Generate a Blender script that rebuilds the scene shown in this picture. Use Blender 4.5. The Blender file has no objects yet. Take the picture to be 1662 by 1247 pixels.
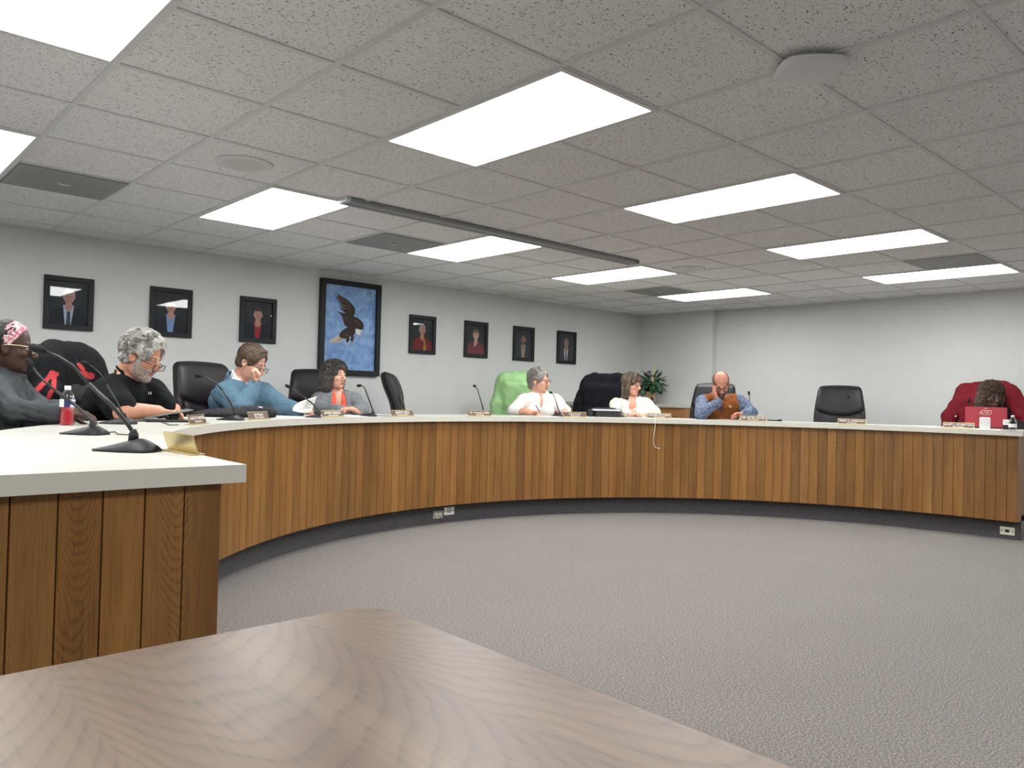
import bpy, bmesh, math, random
import numpy as np
from mathutils import Vector, Matrix

random.seed(7); np.random.seed(7)
SC = bpy.context.scene
COL = SC.collection
PI = math.pi

# ------------------------------------------------------------------ camera geometry (image taken as 1662 x 1247)
FPX = 1255.04; PIT = .0161176; ROL = .02476644; YAW = .825538814
H = 1.176            # eye height above the well floor
ZT = .982            # top of the horseshoe desk
CX, CY, R0 = 4.3844, 1.9885, 3.5211     # centre and inner radius of the horseshoe desk top
ROUT = 4.18
ZC = 2.429           # ceiling
ZD = .222            # raised floor behind the desk
YW, XW, XB, YB = 7.164, 9.282, 9.172, 5.92
cy_, sy_ = math.cos(YAW), math.sin(YAW); cp_, sp_ = math.cos(PIT), math.sin(PIT)
cF = np.array([cy_*cp_, sy_*cp_, sp_]); _R = np.array([sy_, -cy_, 0.]); _U = np.cross(_R, cF)
cR = math.cos(ROL)*_R + math.sin(ROL)*_U; cU = -math.sin(ROL)*_R + math.cos(ROL)*_U
CAM = np.array([0., 0., H])
def ray(x, y): return cF + cR*(x-831)/FPX - cU*(y-623.5)/FPX
def atd(x, y, d): return CAM + d*ray(x, y)
def atz(x, y, z): r = ray(x, y); return CAM + r*((z-H)/r[2])
def atr(x, y, rad):
    d = ray(x, y); a = d[0]**2+d[1]**2; b = -2*(d[0]*CX+d[1]*CY); c = CX*CX+CY*CY-rad*rad
    t = (-b+math.sqrt(max(0, b*b-4*a*c)))/(2*a); return CAM + t*d
def nrm(v): v = np.array(v, float); return v/np.linalg.norm(v)

cam = bpy.data.cameras.new('camera'); cam.sensor_width = 36; cam.lens = FPX/1662*36; cam.clip_start = .02
co = bpy.data.objects.new('camera', cam); COL.objects.link(co)
co.matrix_world = Matrix([[cR[0], cU[0], -cF[0], 0], [cR[1], cU[1], -cF[1], 0], [cR[2], cU[2], -cF[2], H], [0, 0, 0, 1]])
SC.camera = co

# ------------------------------------------------------------------ materials
MATS = {}
def srgb(h):
    if isinstance(h, str): c = [int(h[i:i+2], 16)/255 for i in (0, 2, 4)]
    else: c = h
    return tuple(((x/12.92) if x <= .04045 else ((x+.055)/1.055)**2.4) for x in c)+(1,)
class NT:
    def __init__(s, name):
        s.m = bpy.data.materials.new(name); s.m.use_nodes = True; s.t = s.m.node_tree; s.n = s.t.nodes; s.n.clear()
        s.out = s.n.new('ShaderNodeOutputMaterial'); s.b = s.n.new('ShaderNodeBsdfPrincipled'); s.l(s.b.outputs[0], s.out.inputs[0])
    def l(s, a, b): s.t.links.new(a, b)
    def new(s, k, **kw):
        n = s.n.new(k)
        for a, b in kw.items(): setattr(n, a, b)
        return n
    def val(s, n, **kw):
        for a, b in kw.items(): n.inputs[a.replace('_', ' ')].default_value = b
    def coord(s, which='Object', scale=(1, 1, 1), rot=(0, 0, 0), loc=(0, 0, 0)):
        c = s.new('ShaderNodeTexCoord'); m = s.new('ShaderNodeMapping'); s.l(c.outputs[which], m.inputs[0])
        m.inputs['Scale'].default_value = scale; m.inputs['Rotation'].default_value = rot; m.inputs['Location'].default_value = loc
        return m.outputs[0]
    def noise(s, vec, scale=5, detail=3, rough=.5, dist=0, out='Fac'):
        n = s.new('ShaderNodeTexNoise'); s.l(vec, n.inputs['Vector']); s.val(n, Scale=scale, Detail=detail, Roughness=rough, Distortion=dist)
        return n.outputs[out]
    def ramp(s, fac, stops, interp='LINEAR'):
        r = s.new('ShaderNodeValToRGB'); s.l(fac, r.inputs[0]); e = r.color_ramp.elements; r.color_ramp.interpolation = interp
        while len(e) < len(stops): e.new(.5)
        for i, (p, c) in enumerate(stops): e[i].position = p; e[i].color = c if len(c) == 4 else tuple(c)+(1,)
        return r.outputs[0]
    def mix(s, a, b, f, mode='MIX'):
        n = s.new('ShaderNodeMix', data_type='RGBA', blend_type=mode)
        for v, i in ((f, 0), (a, 6), (b, 7)):
            if isinstance(v, (int, float, tuple)): n.inputs[i].default_value = v
            else: s.l(v, n.inputs[i])
        return n.outputs[2]
    def math(s, op, a, b=0.):
        n = s.new('ShaderNodeMath', operation=op)
        for v, i in ((a, 0), (b, 1)):
            if isinstance(v, (int, float)): n.inputs[i].default_value = v
            else: s.l(v, n.inputs[i])
        return n.outputs[0]
    def bump(s, h, strength=.2, dist=.01):
        n = s.new('ShaderNodeBump'); s.l(h, n.inputs['Height']); n.inputs['Strength'].default_value = strength; n.inputs['Distance'].default_value = dist
        s.l(n.outputs[0], s.b.inputs['Normal'])
def mat(name, col, rough=.6, metal=0., var=.06, vs=40., bump=0., spec=.5, coat=0., sheen=0., stretch=(1, 1, 1), bd=.004, col2=None, thr=None, vscale=None, trans=0., alpha=1.):
    if name in MATS: return MATS[name]
    t = NT(name); c = srgb(col); v = t.coord('Object', stretch)
    n = t.noise(v, vs, 4)
    if col2: cc = t.ramp(n, [((thr or .5)-.06, c), ((thr or .5)+.06, srgb(col2))])
    else: cc = t.ramp(n, [(.25, tuple(x*(1-var) for x in c[:3])), (.75, tuple(min(1, x*(1+var)) for x in c[:3]))])
    t.l(cc, t.b.inputs['Base Color'])
    t.val(t.b, Roughness=rough, Metallic=metal, IOR=1.5)
    t.b.inputs['Specular IOR Level'].default_value = spec; t.b.inputs['Coat Weight'].default_value = coat
    if trans: t.b.inputs['Transmission Weight'].default_value = trans
    if sheen: t.b.inputs['Sheen Weight'].default_value = sheen
    if bump: t.bump(n, bump, bd)
    MATS[name] = t.m; return t.m
def mfab(name, col, var=.1, wr=.5, sc=11., rough=.85, sheen=0.):
    if name in MATS: return MATS[name]
    t = NT(name); c = srgb(col); v = t.coord('Object'); n = t.noise(v, 38, 4)
    t.l(t.ramp(n, [(.25, tuple(x*(1-var) for x in c[:3])), (.75, tuple(min(1, x*(1+var)) for x in c[:3]))]), t.b.inputs['Base Color'])
    t.val(t.b, Roughness=rough); t.b.inputs['Specular IOR Level'].default_value = .2; t.b.inputs['Sheen Weight'].default_value = sheen
    w = t.noise(v, sc, 3, .55, 1.2); w = t.math('ABSOLUTE', t.math('SUBTRACT', w, .5)); w2 = t.noise(v, sc*2.6, 2, .5, .8); w2 = t.math('ABSOLUTE', t.math('SUBTRACT', w2, .5))
    t.bump(t.math('ADD', w, t.math('MULTIPLY', w2, .4)), wr, .06); MATS[name] = t.m; return t.m
def glassmat(name, col=(1, 1, 1, 1), ior=1.5):
    # thin pane: clear with a mirror-like sheen that follows the real fresnel law
    if name in MATS: return MATS[name]
    t = NT(name); t.n.remove(t.b)
    tr = t.new('ShaderNodeBsdfTransparent'); gl = t.new('ShaderNodeBsdfGlossy'); fr = t.new('ShaderNodeLayerWeight'); mx = t.new('ShaderNodeMixShader')
    tr.inputs[0].default_value = col; gl.inputs['Roughness'].default_value = .015; f0 = ((ior-1)/(ior+1))**2
    fac = t.math('ADD', t.math('MULTIPLY', t.math('POWER', fr.outputs['Facing'], 5.), 1-f0), f0)
    t.l(fac, mx.inputs[0]); t.l(tr.outputs[0], mx.inputs[1]); t.l(gl.outputs[0], mx.inputs[2]); t.l(mx.outputs[0], t.out.inputs[0])
    MATS[name] = t.m; return t.m

def m_ceiling():
    t = NT('ceiling_tile'); v = t.coord('Object'); c = srgb('e6e6e7')
    a = t.noise(t.coord('Object', (1, 1.9, 1), (0, 0, .5)), 92, 1.5, .5, .7)
    b = t.noise(t.coord('Object', (1.7, 1, 1), (0, 0, .2), (3, 1, 0)), 150, 1, .5)
    m1 = t.ramp(a, [(.635, (0, 0, 0, 1)), (.66, (1, 1, 1, 1))]); m2 = t.ramp(b, [(.70, (0, 0, 0, 1)), (.73, (1, 1, 1, 1))])
    m = t.mix(m1, m2, 1., 'LIGHTEN'); big = t.noise(v, 1.3, 2)
    base = t.mix(tuple(x*.93 for x in c[:3])+(1,), tuple(min(1, x*1.05) for x in c[:3])+(1,), big)
    t.l(t.mix(base, srgb('747475'), m), t.b.inputs['Base Color']); t.val(t.b, Roughness=.95); t.b.inputs['Specular IOR Level'].default_value = .1
    inv = t.math('SUBTRACT', 1., m); t.bump(inv, .5, .002); return t.m
def m_carpet(name, c1, c2, c3):
    t = NT(name); v = t.coord('Object')
    a = t.noise(v, 120, 3, .8); b = t.noise(v, 1.6, 3); d = t.noise(t.coord('Object', loc=(5, 2, 1)), 330, 2, .6)
    cc = t.ramp(a, [(.36, srgb(c1)), (.5, srgb(c2)), (.64, srgb(c3))])
    cc = t.mix(cc, srgb(c2), t.math('MULTIPLY', d, .35)); cc = t.mix(cc, (.82, .8, .8, 1), t.math('MULTIPLY', b, .55), 'MULTIPLY')
    t.l(cc, t.b.inputs['Base Color']); t.val(t.b, Roughness=.98); t.b.inputs['Specular IOR Level'].default_value = .08; t.b.inputs['Sheen Weight'].default_value = .15
    t.bump(a, .7, .006); return t.m
def m_wood(name, light, dark, line, K=60., freq=34., wrap=.25, shift=0., fs=1., rough=.38, tone=True, spec=.4, wob=1., pore=.55, ringk=.75, wig_=1.5):
    # plain-sawn oak: growth rings are nested parabolas v - K*u*u, with fine pores running along V
    t = NT(name); c = t.new('ShaderNodeTexCoord'); sx = t.new('ShaderNodeSeparateXYZ'); t.l(c.outputs['UV'], sx.inputs[0])
    slow = t.noise(t.coord('UV', (5*fs, 1.6*fs, 1)), 1.6, 2, .5); slow = t.math('SUBTRACT', slow, .5)
    w = t.new('ShaderNodeMath', operation='WRAP'); t.l(t.math('ADD', sx.outputs[0], shift), w.inputs[0]); w.inputs[1].default_value = wrap; w.inputs[2].default_value = -wrap
    uu = t.math('ADD', w.outputs[0], t.math('MULTIPLY', slow, .05*wob/fs))
    q = t.math('MULTIPLY', t.math('MULTIPLY', uu, uu), K)
    wig = t.noise(t.coord('UV', (40*fs, 9*fs, 1)), 1., 3, .6); wig = t.math('SUBTRACT', wig, .5)
    F = t.math('ADD', t.math('MULTIPLY', t.math('SUBTRACT', sx.outputs[1], q), freq), t.math('MULTIPLY', wig, wig_*wob))
    F = t.math('ADD', F, t.math('MULTIPLY', slow, 5.*wob)); fr = t.math('FRACT', F)
    ring = t.ramp(fr, [(0, (.15, .15, .15, 1)), (.10, (.9, .9, .9, 1)), (.55, (1, 1, 1, 1)), (.88, (.35, .35, .35, 1)), (1, (.05, .05, .05, 1))])
    fine = t.noise(t.coord('UV', (210*fs, 5*fs, 1)), 1., 4, .7); f = t.ramp(fine, [(.38, (0, 0, 0, 1)), (.52, (1, 1, 1, 1))])
    broad = t.noise(t.coord('UV', (9*fs, .8*fs, 1), loc=(8, 3, 0)), 1.4, 3)
    base = t.mix(srgb(light), srgb(dark), t.ramp(broad, [(.35, (0, 0, 0, 1)), (.65, (1, 1, 1, 1))]))
    # pores gather in the ring lines
    pm = t.mix((1-pore*.45,)*3+(1,), (1, 1, 1, 1), f); base = t.mix(srgb(line), base, pm)
    rp = t.mix((1-ringk,)*3+(1,), (1, 1, 1, 1), ring); rp2 = t.mix(rp, (1, 1, 1, 1), t.math('MULTIPLY', f, .45)); base = t.mix(srgb(line), base, rp2)
    if tone:
        at = t.new('ShaderNodeAttribute', attribute_name='tone'); base = t.mix(base, at.outputs['Color'], 1., 'MULTIPLY')
    t.l(base, t.b.inputs['Base Color']); t.val(t.b, Roughness=rough); t.b.inputs['Specular IOR Level'].default_value = spec
    t.bump(fine, .12, .0015); return t.m
def m_emit(name, col, s):
    t = NT(name); t.n.remove(t.b); e = t.new('ShaderNodeEmission'); e.inputs[0].default_value = col; e.inputs[1].default_value = s
    t.l(e.outputs[0], t.out.inputs[0]); return t.m

LIGHT_S = 7.0
SC.view_settings.view_transform = 'Standard'; SC.view_settings.look = 'None'; SC.view_settings.gamma = 1; SC.view_settings.use_curve_mapping = False; SC.view_settings.exposure = 1.36
wd = bpy.data.worlds.new('world'); SC.world = wd; wd.use_nodes = True; wd.node_tree.nodes['Background'].inputs[0].default_value = (0, 0, 0, 1)
M_ceil = m_ceiling()
M_carpet = m_carpet('carpet_grey', '3e3a37', '746e69', 'a9a19b')
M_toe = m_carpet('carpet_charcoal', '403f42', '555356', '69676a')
M_oak = m_wood('oak_planks', '9b6f3a', '855c2f', '4b3018')
M_table = m_wood('brown_laminate', '7d664f', '6b5644', '3f332a', K=7., freq=15., wrap=.21, shift=-.50, fs=.5, rough=.36, tone=False, spec=.38, wob=1.15, wig_=.45, pore=.35, ringk=.55)
M_tee = mat('grid_white', 'd0d1d1', .5, var=.02)
M_wall = mat('wall_paint', 'cacbc8', .85, var=.02, vs=6, bump=.05, spec=.2)
M_diff = m_emit('diffuser_light', (.98, .995, 1., 1), LIGHT_S)
M_lam = mat('cream_laminate', 'bab8af', .38, var=.02, vs=8, spec=.4)
M_lamedge = mat('grey_cream_edge', 'cfccc0', .45, var=.02, vs=8)
M_black = mat('black_plastic', '0e0f10', .5, var=.1)
M_frame = mat('black_frame', '14171b', .5, var=.15, vs=20, spec=.3)
M_leather = mat('dark_leather', '1a1518', .48, var=.2, vs=14, bump=.25, spec=.32, bd=.006)
M_leather2 = mat('dark_leather_side', '231f21', .4, var=.15, vs=18, bump=.2)
M_gold = mat('gold_metal', 'cdbb86', .3, .85, var=.05)
M_paper = mat('white_paper', 'eeece8', .7, var=.01)
M_ink = mat('printed_ink', '55555a', .8, var=.05)
M_white = mat('white_plastic', 'e9e9e6', .4, var=.02)
M_steel = mat('steel_grey', '8b8e90', .35, .7, var=.05)
M_glass = glassmat('picture_glass', (.96, .97, .98, 1), 1.62)
M_lens = glassmat('lens_glass', (.93, .94, .95, 1), 1.14)

# ------------------------------------------------------------------ mesh building
class MB:
    def __init__(s): s.v = []; s.f = []; s.mi = []; s.uv = None; s.sm = []
    def add(s, vs, fs, m=0, smooth=False):
        o = len(s.v); s.v += [tuple(map(float, v)) for v in vs]
        for f in fs: s.f.append([o+i for i in f]); s.mi.append(m); s.sm.append(smooth)
    def box(s, c, d, m=0, R=None, bev=0.):
        hx, hy, hz = d[0]/2, d[1]/2, d[2]/2; c = np.array(c, float); R = np.eye(3) if R is None else R
        if bev <= 0:
            vs = [c+R@np.array((x*hx, y*hy, z*hz)) for x in (-1, 1) for y in (-1, 1) for z in (-1, 1)]
            s.add(vs, [(0, 1, 3, 2), (4, 6, 7, 5), (0, 4, 5, 1), (2, 3, 7, 6), (0, 2, 6, 4), (1, 5, 7, 3)], m)
        else:
            bm = bmesh.new(); bmesh.ops.create_cube(bm, size=1)
            for v in bm.verts: v.co = Vector((v.co.x*d[0], v.co.y*d[1], v.co.z*d[2]))
            bmesh.ops.bevel(bm, geom=bm.edges[:], offset=min(bev, min(d)*.49), segments=3, profile=.6, affect='EDGES')
            bm.verts.index_update(); s.add([c+R@np.array(v.co) for v in bm.verts], [[v.index for v in f.verts] for f in bm.faces], m, False); bm.free()
        return s
    def tube(s, pts, rad, n=10, m=0, caps=True, smooth=True):
        P = [np.array(p, float) for p in pts]; rad = [rad]*len(P) if isinstance(rad, (int, float)) else list(rad)
        vs = []; up = None
        for i, p in enumerate(P):
            d = nrm((P[min(i+1, len(P)-1)]-P[max(i-1, 0)]))
            if up is None: up = np.array((0, 0, 1.)) if abs(d[2]) < .9 else np.array((1., 0, 0))
            a = nrm(np.cross(d, up)); b = np.cross(a, d); up = b
            for k in range(n): t = 2*PI*k/n; vs.append(p+rad[i]*(math.cos(t)*a+math.sin(t)*b))
        fs = [(i*n+k, i*n+(k+1) % n, (i+1)*n+(k+1) % n, (i+1)*n+k) for i in range(len(P)-1) for k in range(n)]
        s.add(vs, fs, m, smooth)
        if caps:
            o = len(s.v)-len(vs)
            for idx in (list(range(n))[::-1], [(len(P)-1)*n+k for k in range(n)]): s.f.append([o+i for i in idx]); s.mi.append(m); s.sm.append(False)
        return s
    def lathe(s, prof, c=(0, 0, 0), n=24, m=0, R=None, smooth=True, cap=True):
        c = np.array(c, float); R = np.eye(3) if R is None else R; vs = []
        for r, z in prof:
            for k in range(n): t = 2*PI*k/n; vs.append(c+R@np.array((r*math.cos(t), r*math.sin(t), z)))
        fs = [(i*n+k, i*n+(k+1) % n, (i+1)*n+(k+1) % n, (i+1)*n+k) for i in range(len(prof)-1) for k in range(n)]
        if cap: fs += [tuple(range(n))[::-1], tuple((len(prof)-1)*n+k for k in range(n))]
        s.add(vs, fs, m, smooth); return s
    def poly(s, pts, m=0): s.add(pts, [list(range(len(pts)))], m); return s
    def prism(s, pts2, z0, z1, m=0, ms=None):
        n = len(pts2); vs = [(x, y, z0) for x, y in pts2]+[(x, y, z1) for x, y in pts2]
        s.add(vs, [list(range(n))[::-1], list(range(n, 2*n))], m); o = len(s.v)-2*n
        for i in range(n): s.f.append([o+i, o+(i+1) % n, o+n+(i+1) % n, o+n+i]); s.mi.append(m if ms is None else ms); s.sm.append(False)
        return s
    def sphere(s, c, r, m=0, n=12, R=None):
        r = (r, r, r) if isinstance(r, (int, float)) else r; R = np.eye(3) if R is None else R; c = np.array(c, float)
        vs = []; h = n//2+1
        for i in range(1, h):
            a = PI*i/h
            for k in range(n): t = 2*PI*k/n; vs.append(c+R@np.array((r[0]*math.sin(a)*math.cos(t), r[1]*math.sin(a)*math.sin(t), r[2]*math.cos(a))))
        vs += [c+R@np.array((0, 0, r[2])), c-R@np.array((0, 0, r[2]))]
        fs = [(i*n+(k+1) % n, i*n+k, (i+1)*n+k, (i+1)*n+(k+1) % n) for i in range(h-2) for k in range(n)]
        L = (h-1)*n; fs += [(k, (k+1) % n, L) for k in range(n)]+[((h-2)*n+(k+1) % n, (h-2)*n+k, L+1) for k in range(n)]
        s.add(vs, fs, m, True); return s
    def build(s, name, mats, parent=None, off=None):
        me = bpy.data.meshes.new(name); v = np.array(s.v, float)
        if off is not None: v = v-np.array(off)
        me.from_pydata(v.tolist(), [], s.f)
        for m in (mats if isinstance(mats, (list, tuple)) else [mats]): me.materials.append(m)
        me.polygons.foreach_set('material_index', s.mi); me.polygons.foreach_set('use_smooth', s.sm)
        me.update()
        o = bpy.data.objects.new(name, me); COL.objects.link(o)
        if parent is not None: o.parent = parent
        return o
def tag(o, label=None, cat=None, group=None, kind=None):
    if label: o['label'] = label
    if cat: o['category'] = cat
    if group: o['group'] = group
    if kind: o['kind'] = kind
    return o
def empty(name, loc=(0, 0, 0), rz=0., label=None, cat=None, group=None):
    o = bpy.data.objects.new(name, None); COL.objects.link(o); o.location = tuple(map(float, loc)); o.rotation_euler = (0, 0, rz); o.empty_display_size = .1
    return tag(o, label, cat, group)
def copy_tree(o, parent=None):
    c = o.copy(); COL.objects.link(c)
    if parent is not None: c.parent = parent
    for ch in list(o.children): copy_tree(ch, c)
    return c
def struct(o): o['kind'] = 'structure'; return o
def rotz(a): c, s = math.cos(a), math.sin(a); return np.array([[c, -s, 0], [s, c, 0], [0, 0, 1.]])
def rotx(a): c, s = math.cos(a), math.sin(a); return np.array([[1, 0, 0], [0, c, -s], [0, s, c.__float__()]])
def roty(a): c, s = math.cos(a), math.sin(a); return np.array([[c, 0, s], [0, 1, 0], [-s, 0, c]])
def text_mesh(name, body, size, m, parent, loc, Rm, align='CENTER', ext=.0004, xs=1.):
    cu = bpy.data.curves.new(name, 'FONT'); cu.body = body; cu.size = size; cu.align_x = align; cu.align_y = 'CENTER'; cu.extrude = ext; cu.resolution_u = 3
    tmp = bpy.data.objects.new('tmp', cu); COL.objects.link(tmp); bpy.context.view_layer.update()
    me = bpy.data.meshes.new_from_object(tmp.evaluated_get(bpy.context.evaluated_depsgraph_get())); bpy.data.objects.remove(tmp); me.name = name
    A = Matrix(np.array(Rm).tolist()) @ Matrix.Diagonal((xs, 1, 1)); M4 = A.to_4x4(); M4.translation = Vector(tuple(map(float, loc))); me.transform(M4)
    me.materials.clear(); me.materials.append(m); o = bpy.data.objects.new(name, me); COL.objects.link(o); o.parent = parent; return o

# ------------------------------------------------------------------ the room
u = .6096*.99492; AX0 = 1.4165*.6096; BY0 = 5.3116*.6096      # ceiling grid: x = AX0 + a*u, y = BY0 - b*.6096
def gx(a): return AX0+a*u
def gy(b): return BY0-b*.6096
X0, Y0 = gx(-5), gy(13)
struct(MB().box(((X0+XW)/2, (Y0+YW)/2, -.05), (XW-X0+.4, YW-Y0+.4, .1)).build('floor', M_carpet))
struct(MB().box(((X0+XW)/2, (Y0+YW)/2, ZC+.05), (XW-X0+.4, YW-Y0+.4, .1)).build('ceiling', M_ceil))
struct(MB().box(((X0+XW)/2, YW+.1, ZC/2), (XW-X0+.4, .2, ZC)).build('wall_left', M_wall))
struct(MB().box((XW+.1, (Y0+YW)/2, ZC/2), (.2, YW-Y0+.4, ZC)).build('wall_right', M_wall))
struct(MB().box(((XB+XW)/2, (YB+YW)/2, ZC/2), (XW-XB, YW-YB, ZC)).build('wall_corner', M_wall))
struct(MB().box((X0-.1, (Y0+YW)/2, ZC/2), (.2, YW-Y0+.4, ZC)).build('wall_near', M_wall))
struct(MB().box(((X0+XW)/2, Y0-.1, ZC/2), (XW-X0+.4, .2, ZC)).build('wall_back', M_wall))
# ceiling grid of metal tees
b = MB()
for a in range(-5, 15):
    x = gx(a)
    if x < XW-.02: b.box((x, (Y0+YW)/2, ZC-.0035), (.024, YW-Y0, .007))
for k in range(-6, 14):
    b.box(((X0+XW)/2, gy(k), ZC-.003), (XW-X0, .022, .006))
b.box(((X0+XW)/2, YW-.011, ZC-.004), (XW-X0, .022, .008)); b.box((XW-.011, (Y0+YB)/2, ZC-.004), (.022, YB-Y0, .008)); b.box((XB-.011, (YB+YW)/2, ZC-.004), (.022, YW-YB, .008))
struct(b.build('trim_1', M_tee))
# raised floor behind the desk
RP = R0+.047; RTOE = R0+.148
def arc(r, a0, a1, n): return [(CX+r*math.cos(a0+(a1-a0)*i/n), CY+r*math.sin(a0+(a1-a0)*i/n)) for i in range(n+1)]
yd = CY-.03
pts = [(CX+(RTOE+.03), yd)]+arc(RTOE+.03, 0, PI, 96)+[(CX-(RTOE+.03), yd), (X0, yd), (X0, YW), (XW, YW), (XW, yd)]
b = MB(); n = 97; ar = arc(RTOE+.03, 0, PI, 96)
# build as strips so the face stays planar and simple
def outer(p):
    d = np.array(p)-np.array((CX, CY)); d = d/np.linalg.norm(d); ts = []
    if d[0] > 1e-6: ts.append((XW-CX)/d[0])
    if d[0] < -1e-6: ts.append((X0-CX)/d[0])
    if d[1] > 1e-6: ts.append((YW-CY)/d[1])
    t = min(ts); return (CX+d[0]*t, CY+d[1]*t)
o_ = [outer(p) for p in ar]; vs = [(*p, ZD) for p in ar]+[(*p, ZD) for p in o_]
b.add(vs, [(i, n+i, n+i+1, i+1) for i in range(n-1)])
corner1, corner2 = (XW, YW, ZD), (X0, YW, ZD)
i1 = max(i for i in range(n) if abs(o_[i][0]-XW) < 1e-6); b.add([vs[n+i1], corner1, vs[n+i1+1]], [(0, 1, 2)])
i2 = max(i for i in range(n) if abs(o_[i][1]-YW) < 1e-6); b.add([vs[n+i2], corner2, vs[n+i2+1]], [(0, 1, 2)])
b.add([(*p, 0) for p in ar]+[(*p, ZD) for p in ar], [(i, i+1, n+i+1, n+i) for i in range(n-1)])
for xa, xb_ in ((CX+RTOE+.03, XW), (X0, CX-RTOE-.03)): b.add([(xa, CY, 0), (xb_, CY, 0), (xb_, CY, ZD), (xa, CY, ZD)], [(0, 1, 2, 3)])
struct(b.build('floor_dais', M_carpet))

# ------------------------------------------------------------------ ceiling fittings
def ceiling_light(a, b_, label, group='lit ceiling troffers'):
    x0, x1, y0, y1 = gx(a), gx(a+1), gy(b_+2), gy(b_)
    r = empty('ceiling_light', ((x0+x1)/2, (y0+y1)/2, ZC), 0, label, 'ceiling light', group)
    w, l = x1-x0, y1-y0; f = MB(); t = .024
    for sx in (-1, 1): f.box((sx*(w/2-t/2), 0, -.006), (t, l, .012))
    for sy in (-1, 1): f.box((0, sy*(l/2-t/2), -.006), (w-2*t, t, .012))
    f.build('frame', M_tee, r)
    MB().box((0, 0, -.004), (w-2*t, l-2*t, .004)).build('diffuser', M_diff, r)
    return r
LL = {(2, 0): 'largest fully visible ceiling light, near the top centre of the photo', (5, 0): 'ceiling light directly right of the largest one, second in the right-hand row',
      (8, 0): 'ceiling light third in the right-hand row, above the empty chair', (11, 0): 'far right ceiling light beside a dark vent at the end of the right-hand row',
      (2, -4): 'ceiling light touching the left end of the projector screen case', (5, -4): 'ceiling light beyond the screen case, beside a square dark vent',
      (8, -4): 'narrow ceiling light just past the right end of the screen case', (11, -4): 'farthest ceiling light, beside the dark vent near the room corner',
      (-1, 0): 'ceiling light cut off by the top left corner of the photo', (-1, -4): 'ceiling light cut off by the left edge above the large dark vent'}
for (a, b_), lab in LL.items(): ceiling_light(a, b_, lab)
for a in (-4, -1, 2, 5, 8, 11):  # unseen troffers, added to light the room evenly
    for b_ in (6,): ceiling_light(a, b_, 'added ceiling light out of view behind or beside the camera', 'added ceiling lights outside the frame')
for b_ in (-4, 0): ceiling_light(-4, b_, 'added ceiling light out of view behind or beside the camera', 'added ceiling lights outside the frame')
M_vent = mat('vent_grey', '8a8d8c', .5, var=.05, vs=12); M_vent2 = mat('vent_dark', '6e7070', .5, var=.05)
def vent(a, b_, label):
    x0, x1, y0, y1 = gx(a), gx(a+1), gy(b_+1), gy(b_)
    r = empty('ceiling_vent', ((x0+x1)/2, (y0+y1)/2, ZC), 0, label, 'ceiling vent', 'grey ceiling vents'); w, l = x1-x0-.03, y1-y0-.03
    f = MB(); f.box((0, 0, -.009), (w, l, .006)); f.build('vent_panel', M_vent, r)
    f = MB(); f.tube([(-.035, 0, -.013), (-.02, .01, -.017), (.02, .01, -.017), (.035, 0, -.013)], .004, 8); f.build('handle', M_white, r)
    f = MB()
    for k in range(13): y = -l/2+.04+k*(l-.08)/12; f.box((0, y, -.0122), (w-.06, .004, .0006))
    f.build('louvre', M_vent2, r)
vent(0, -4, 'large dark grey vent at the left edge of the ceiling'); vent(4, -4, 'dark grey vent between the screen case and the eagle painting')
vent(10, -4, 'dark grey vent nearest the room corner'); vent(10, 1, 'dark grey vent at the far right behind the last light')
M_spk = mat('speaker_grille', 'c8c9c7', .7, var=.05, vs=300, bump=.3)
for (x, y, lab) in ((396, 265, 'round ceiling speaker left of the light by the screen case'), (1118, 436, 'small looking round ceiling speaker beyond the screen case')):
    p = atz(x, y, ZC); r = empty('ceiling_speaker', (p[0], p[1], ZC), 0, lab, 'ceiling speaker', 'round ceiling speakers')
    MB().lathe([(.155, 0), (.155, -.006), (.145, -.010), (.138, -.010)], n=40).build('rim', M_tee, r)
    MB().lathe([(.138, -.008), (.1, -.011), (.02, -.012), (.001, -.012)], n=40).build('grille', M_spk, r)
p = atz(1315, 113, ZC-.03); r = empty('wireless_access_point', (p[0], p[1], ZC), .75, 'rounded white wireless access point stuck to the ceiling', 'access point')
def squircle(w, e=.55, n=48): return [(w*math.copysign(abs(math.cos(t))**e, math.cos(t)), w*math.copysign(abs(math.sin(t))**e, math.sin(t))) for t in [2*PI*k/n for k in range(n)]]
b = MB(); lay = [(.07, 0), (.085, -.018), (.112, -.020), (.118, -.026), (.118, -.032), (.113, -.039), (.10, -.043), (.0, -.045)]
vs = []; 
for w, z in lay: vs += [(x, y, z) for x, y in squircle(max(w, .001))]
b.add(vs, [(i*48+(k+1) % 48, i*48+k, (i+1)*48+k, (i+1)*48+(k+1) % 48) for i in range(len(lay)-1) for k in range(48)], 0, True)
b.build('housing', mat('ap_white', 'd2d5d6', .45, var=.02), r)
b = MB(); vs = []; lay = [(.1185, -.027), (.1195, -.029), (.1185, -.031)]
for w, z in lay: vs += [(x, y, z) for x, y in squircle(w)]
b.add(vs, [(i*48+(k+1) % 48, i*48+k, (i+1)*48+k, (i+1)*48+(k+1) % 48) for i in range(len(lay)-1) for k in range(48)], 0, True); b.build('ring', M_white, r)
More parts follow.
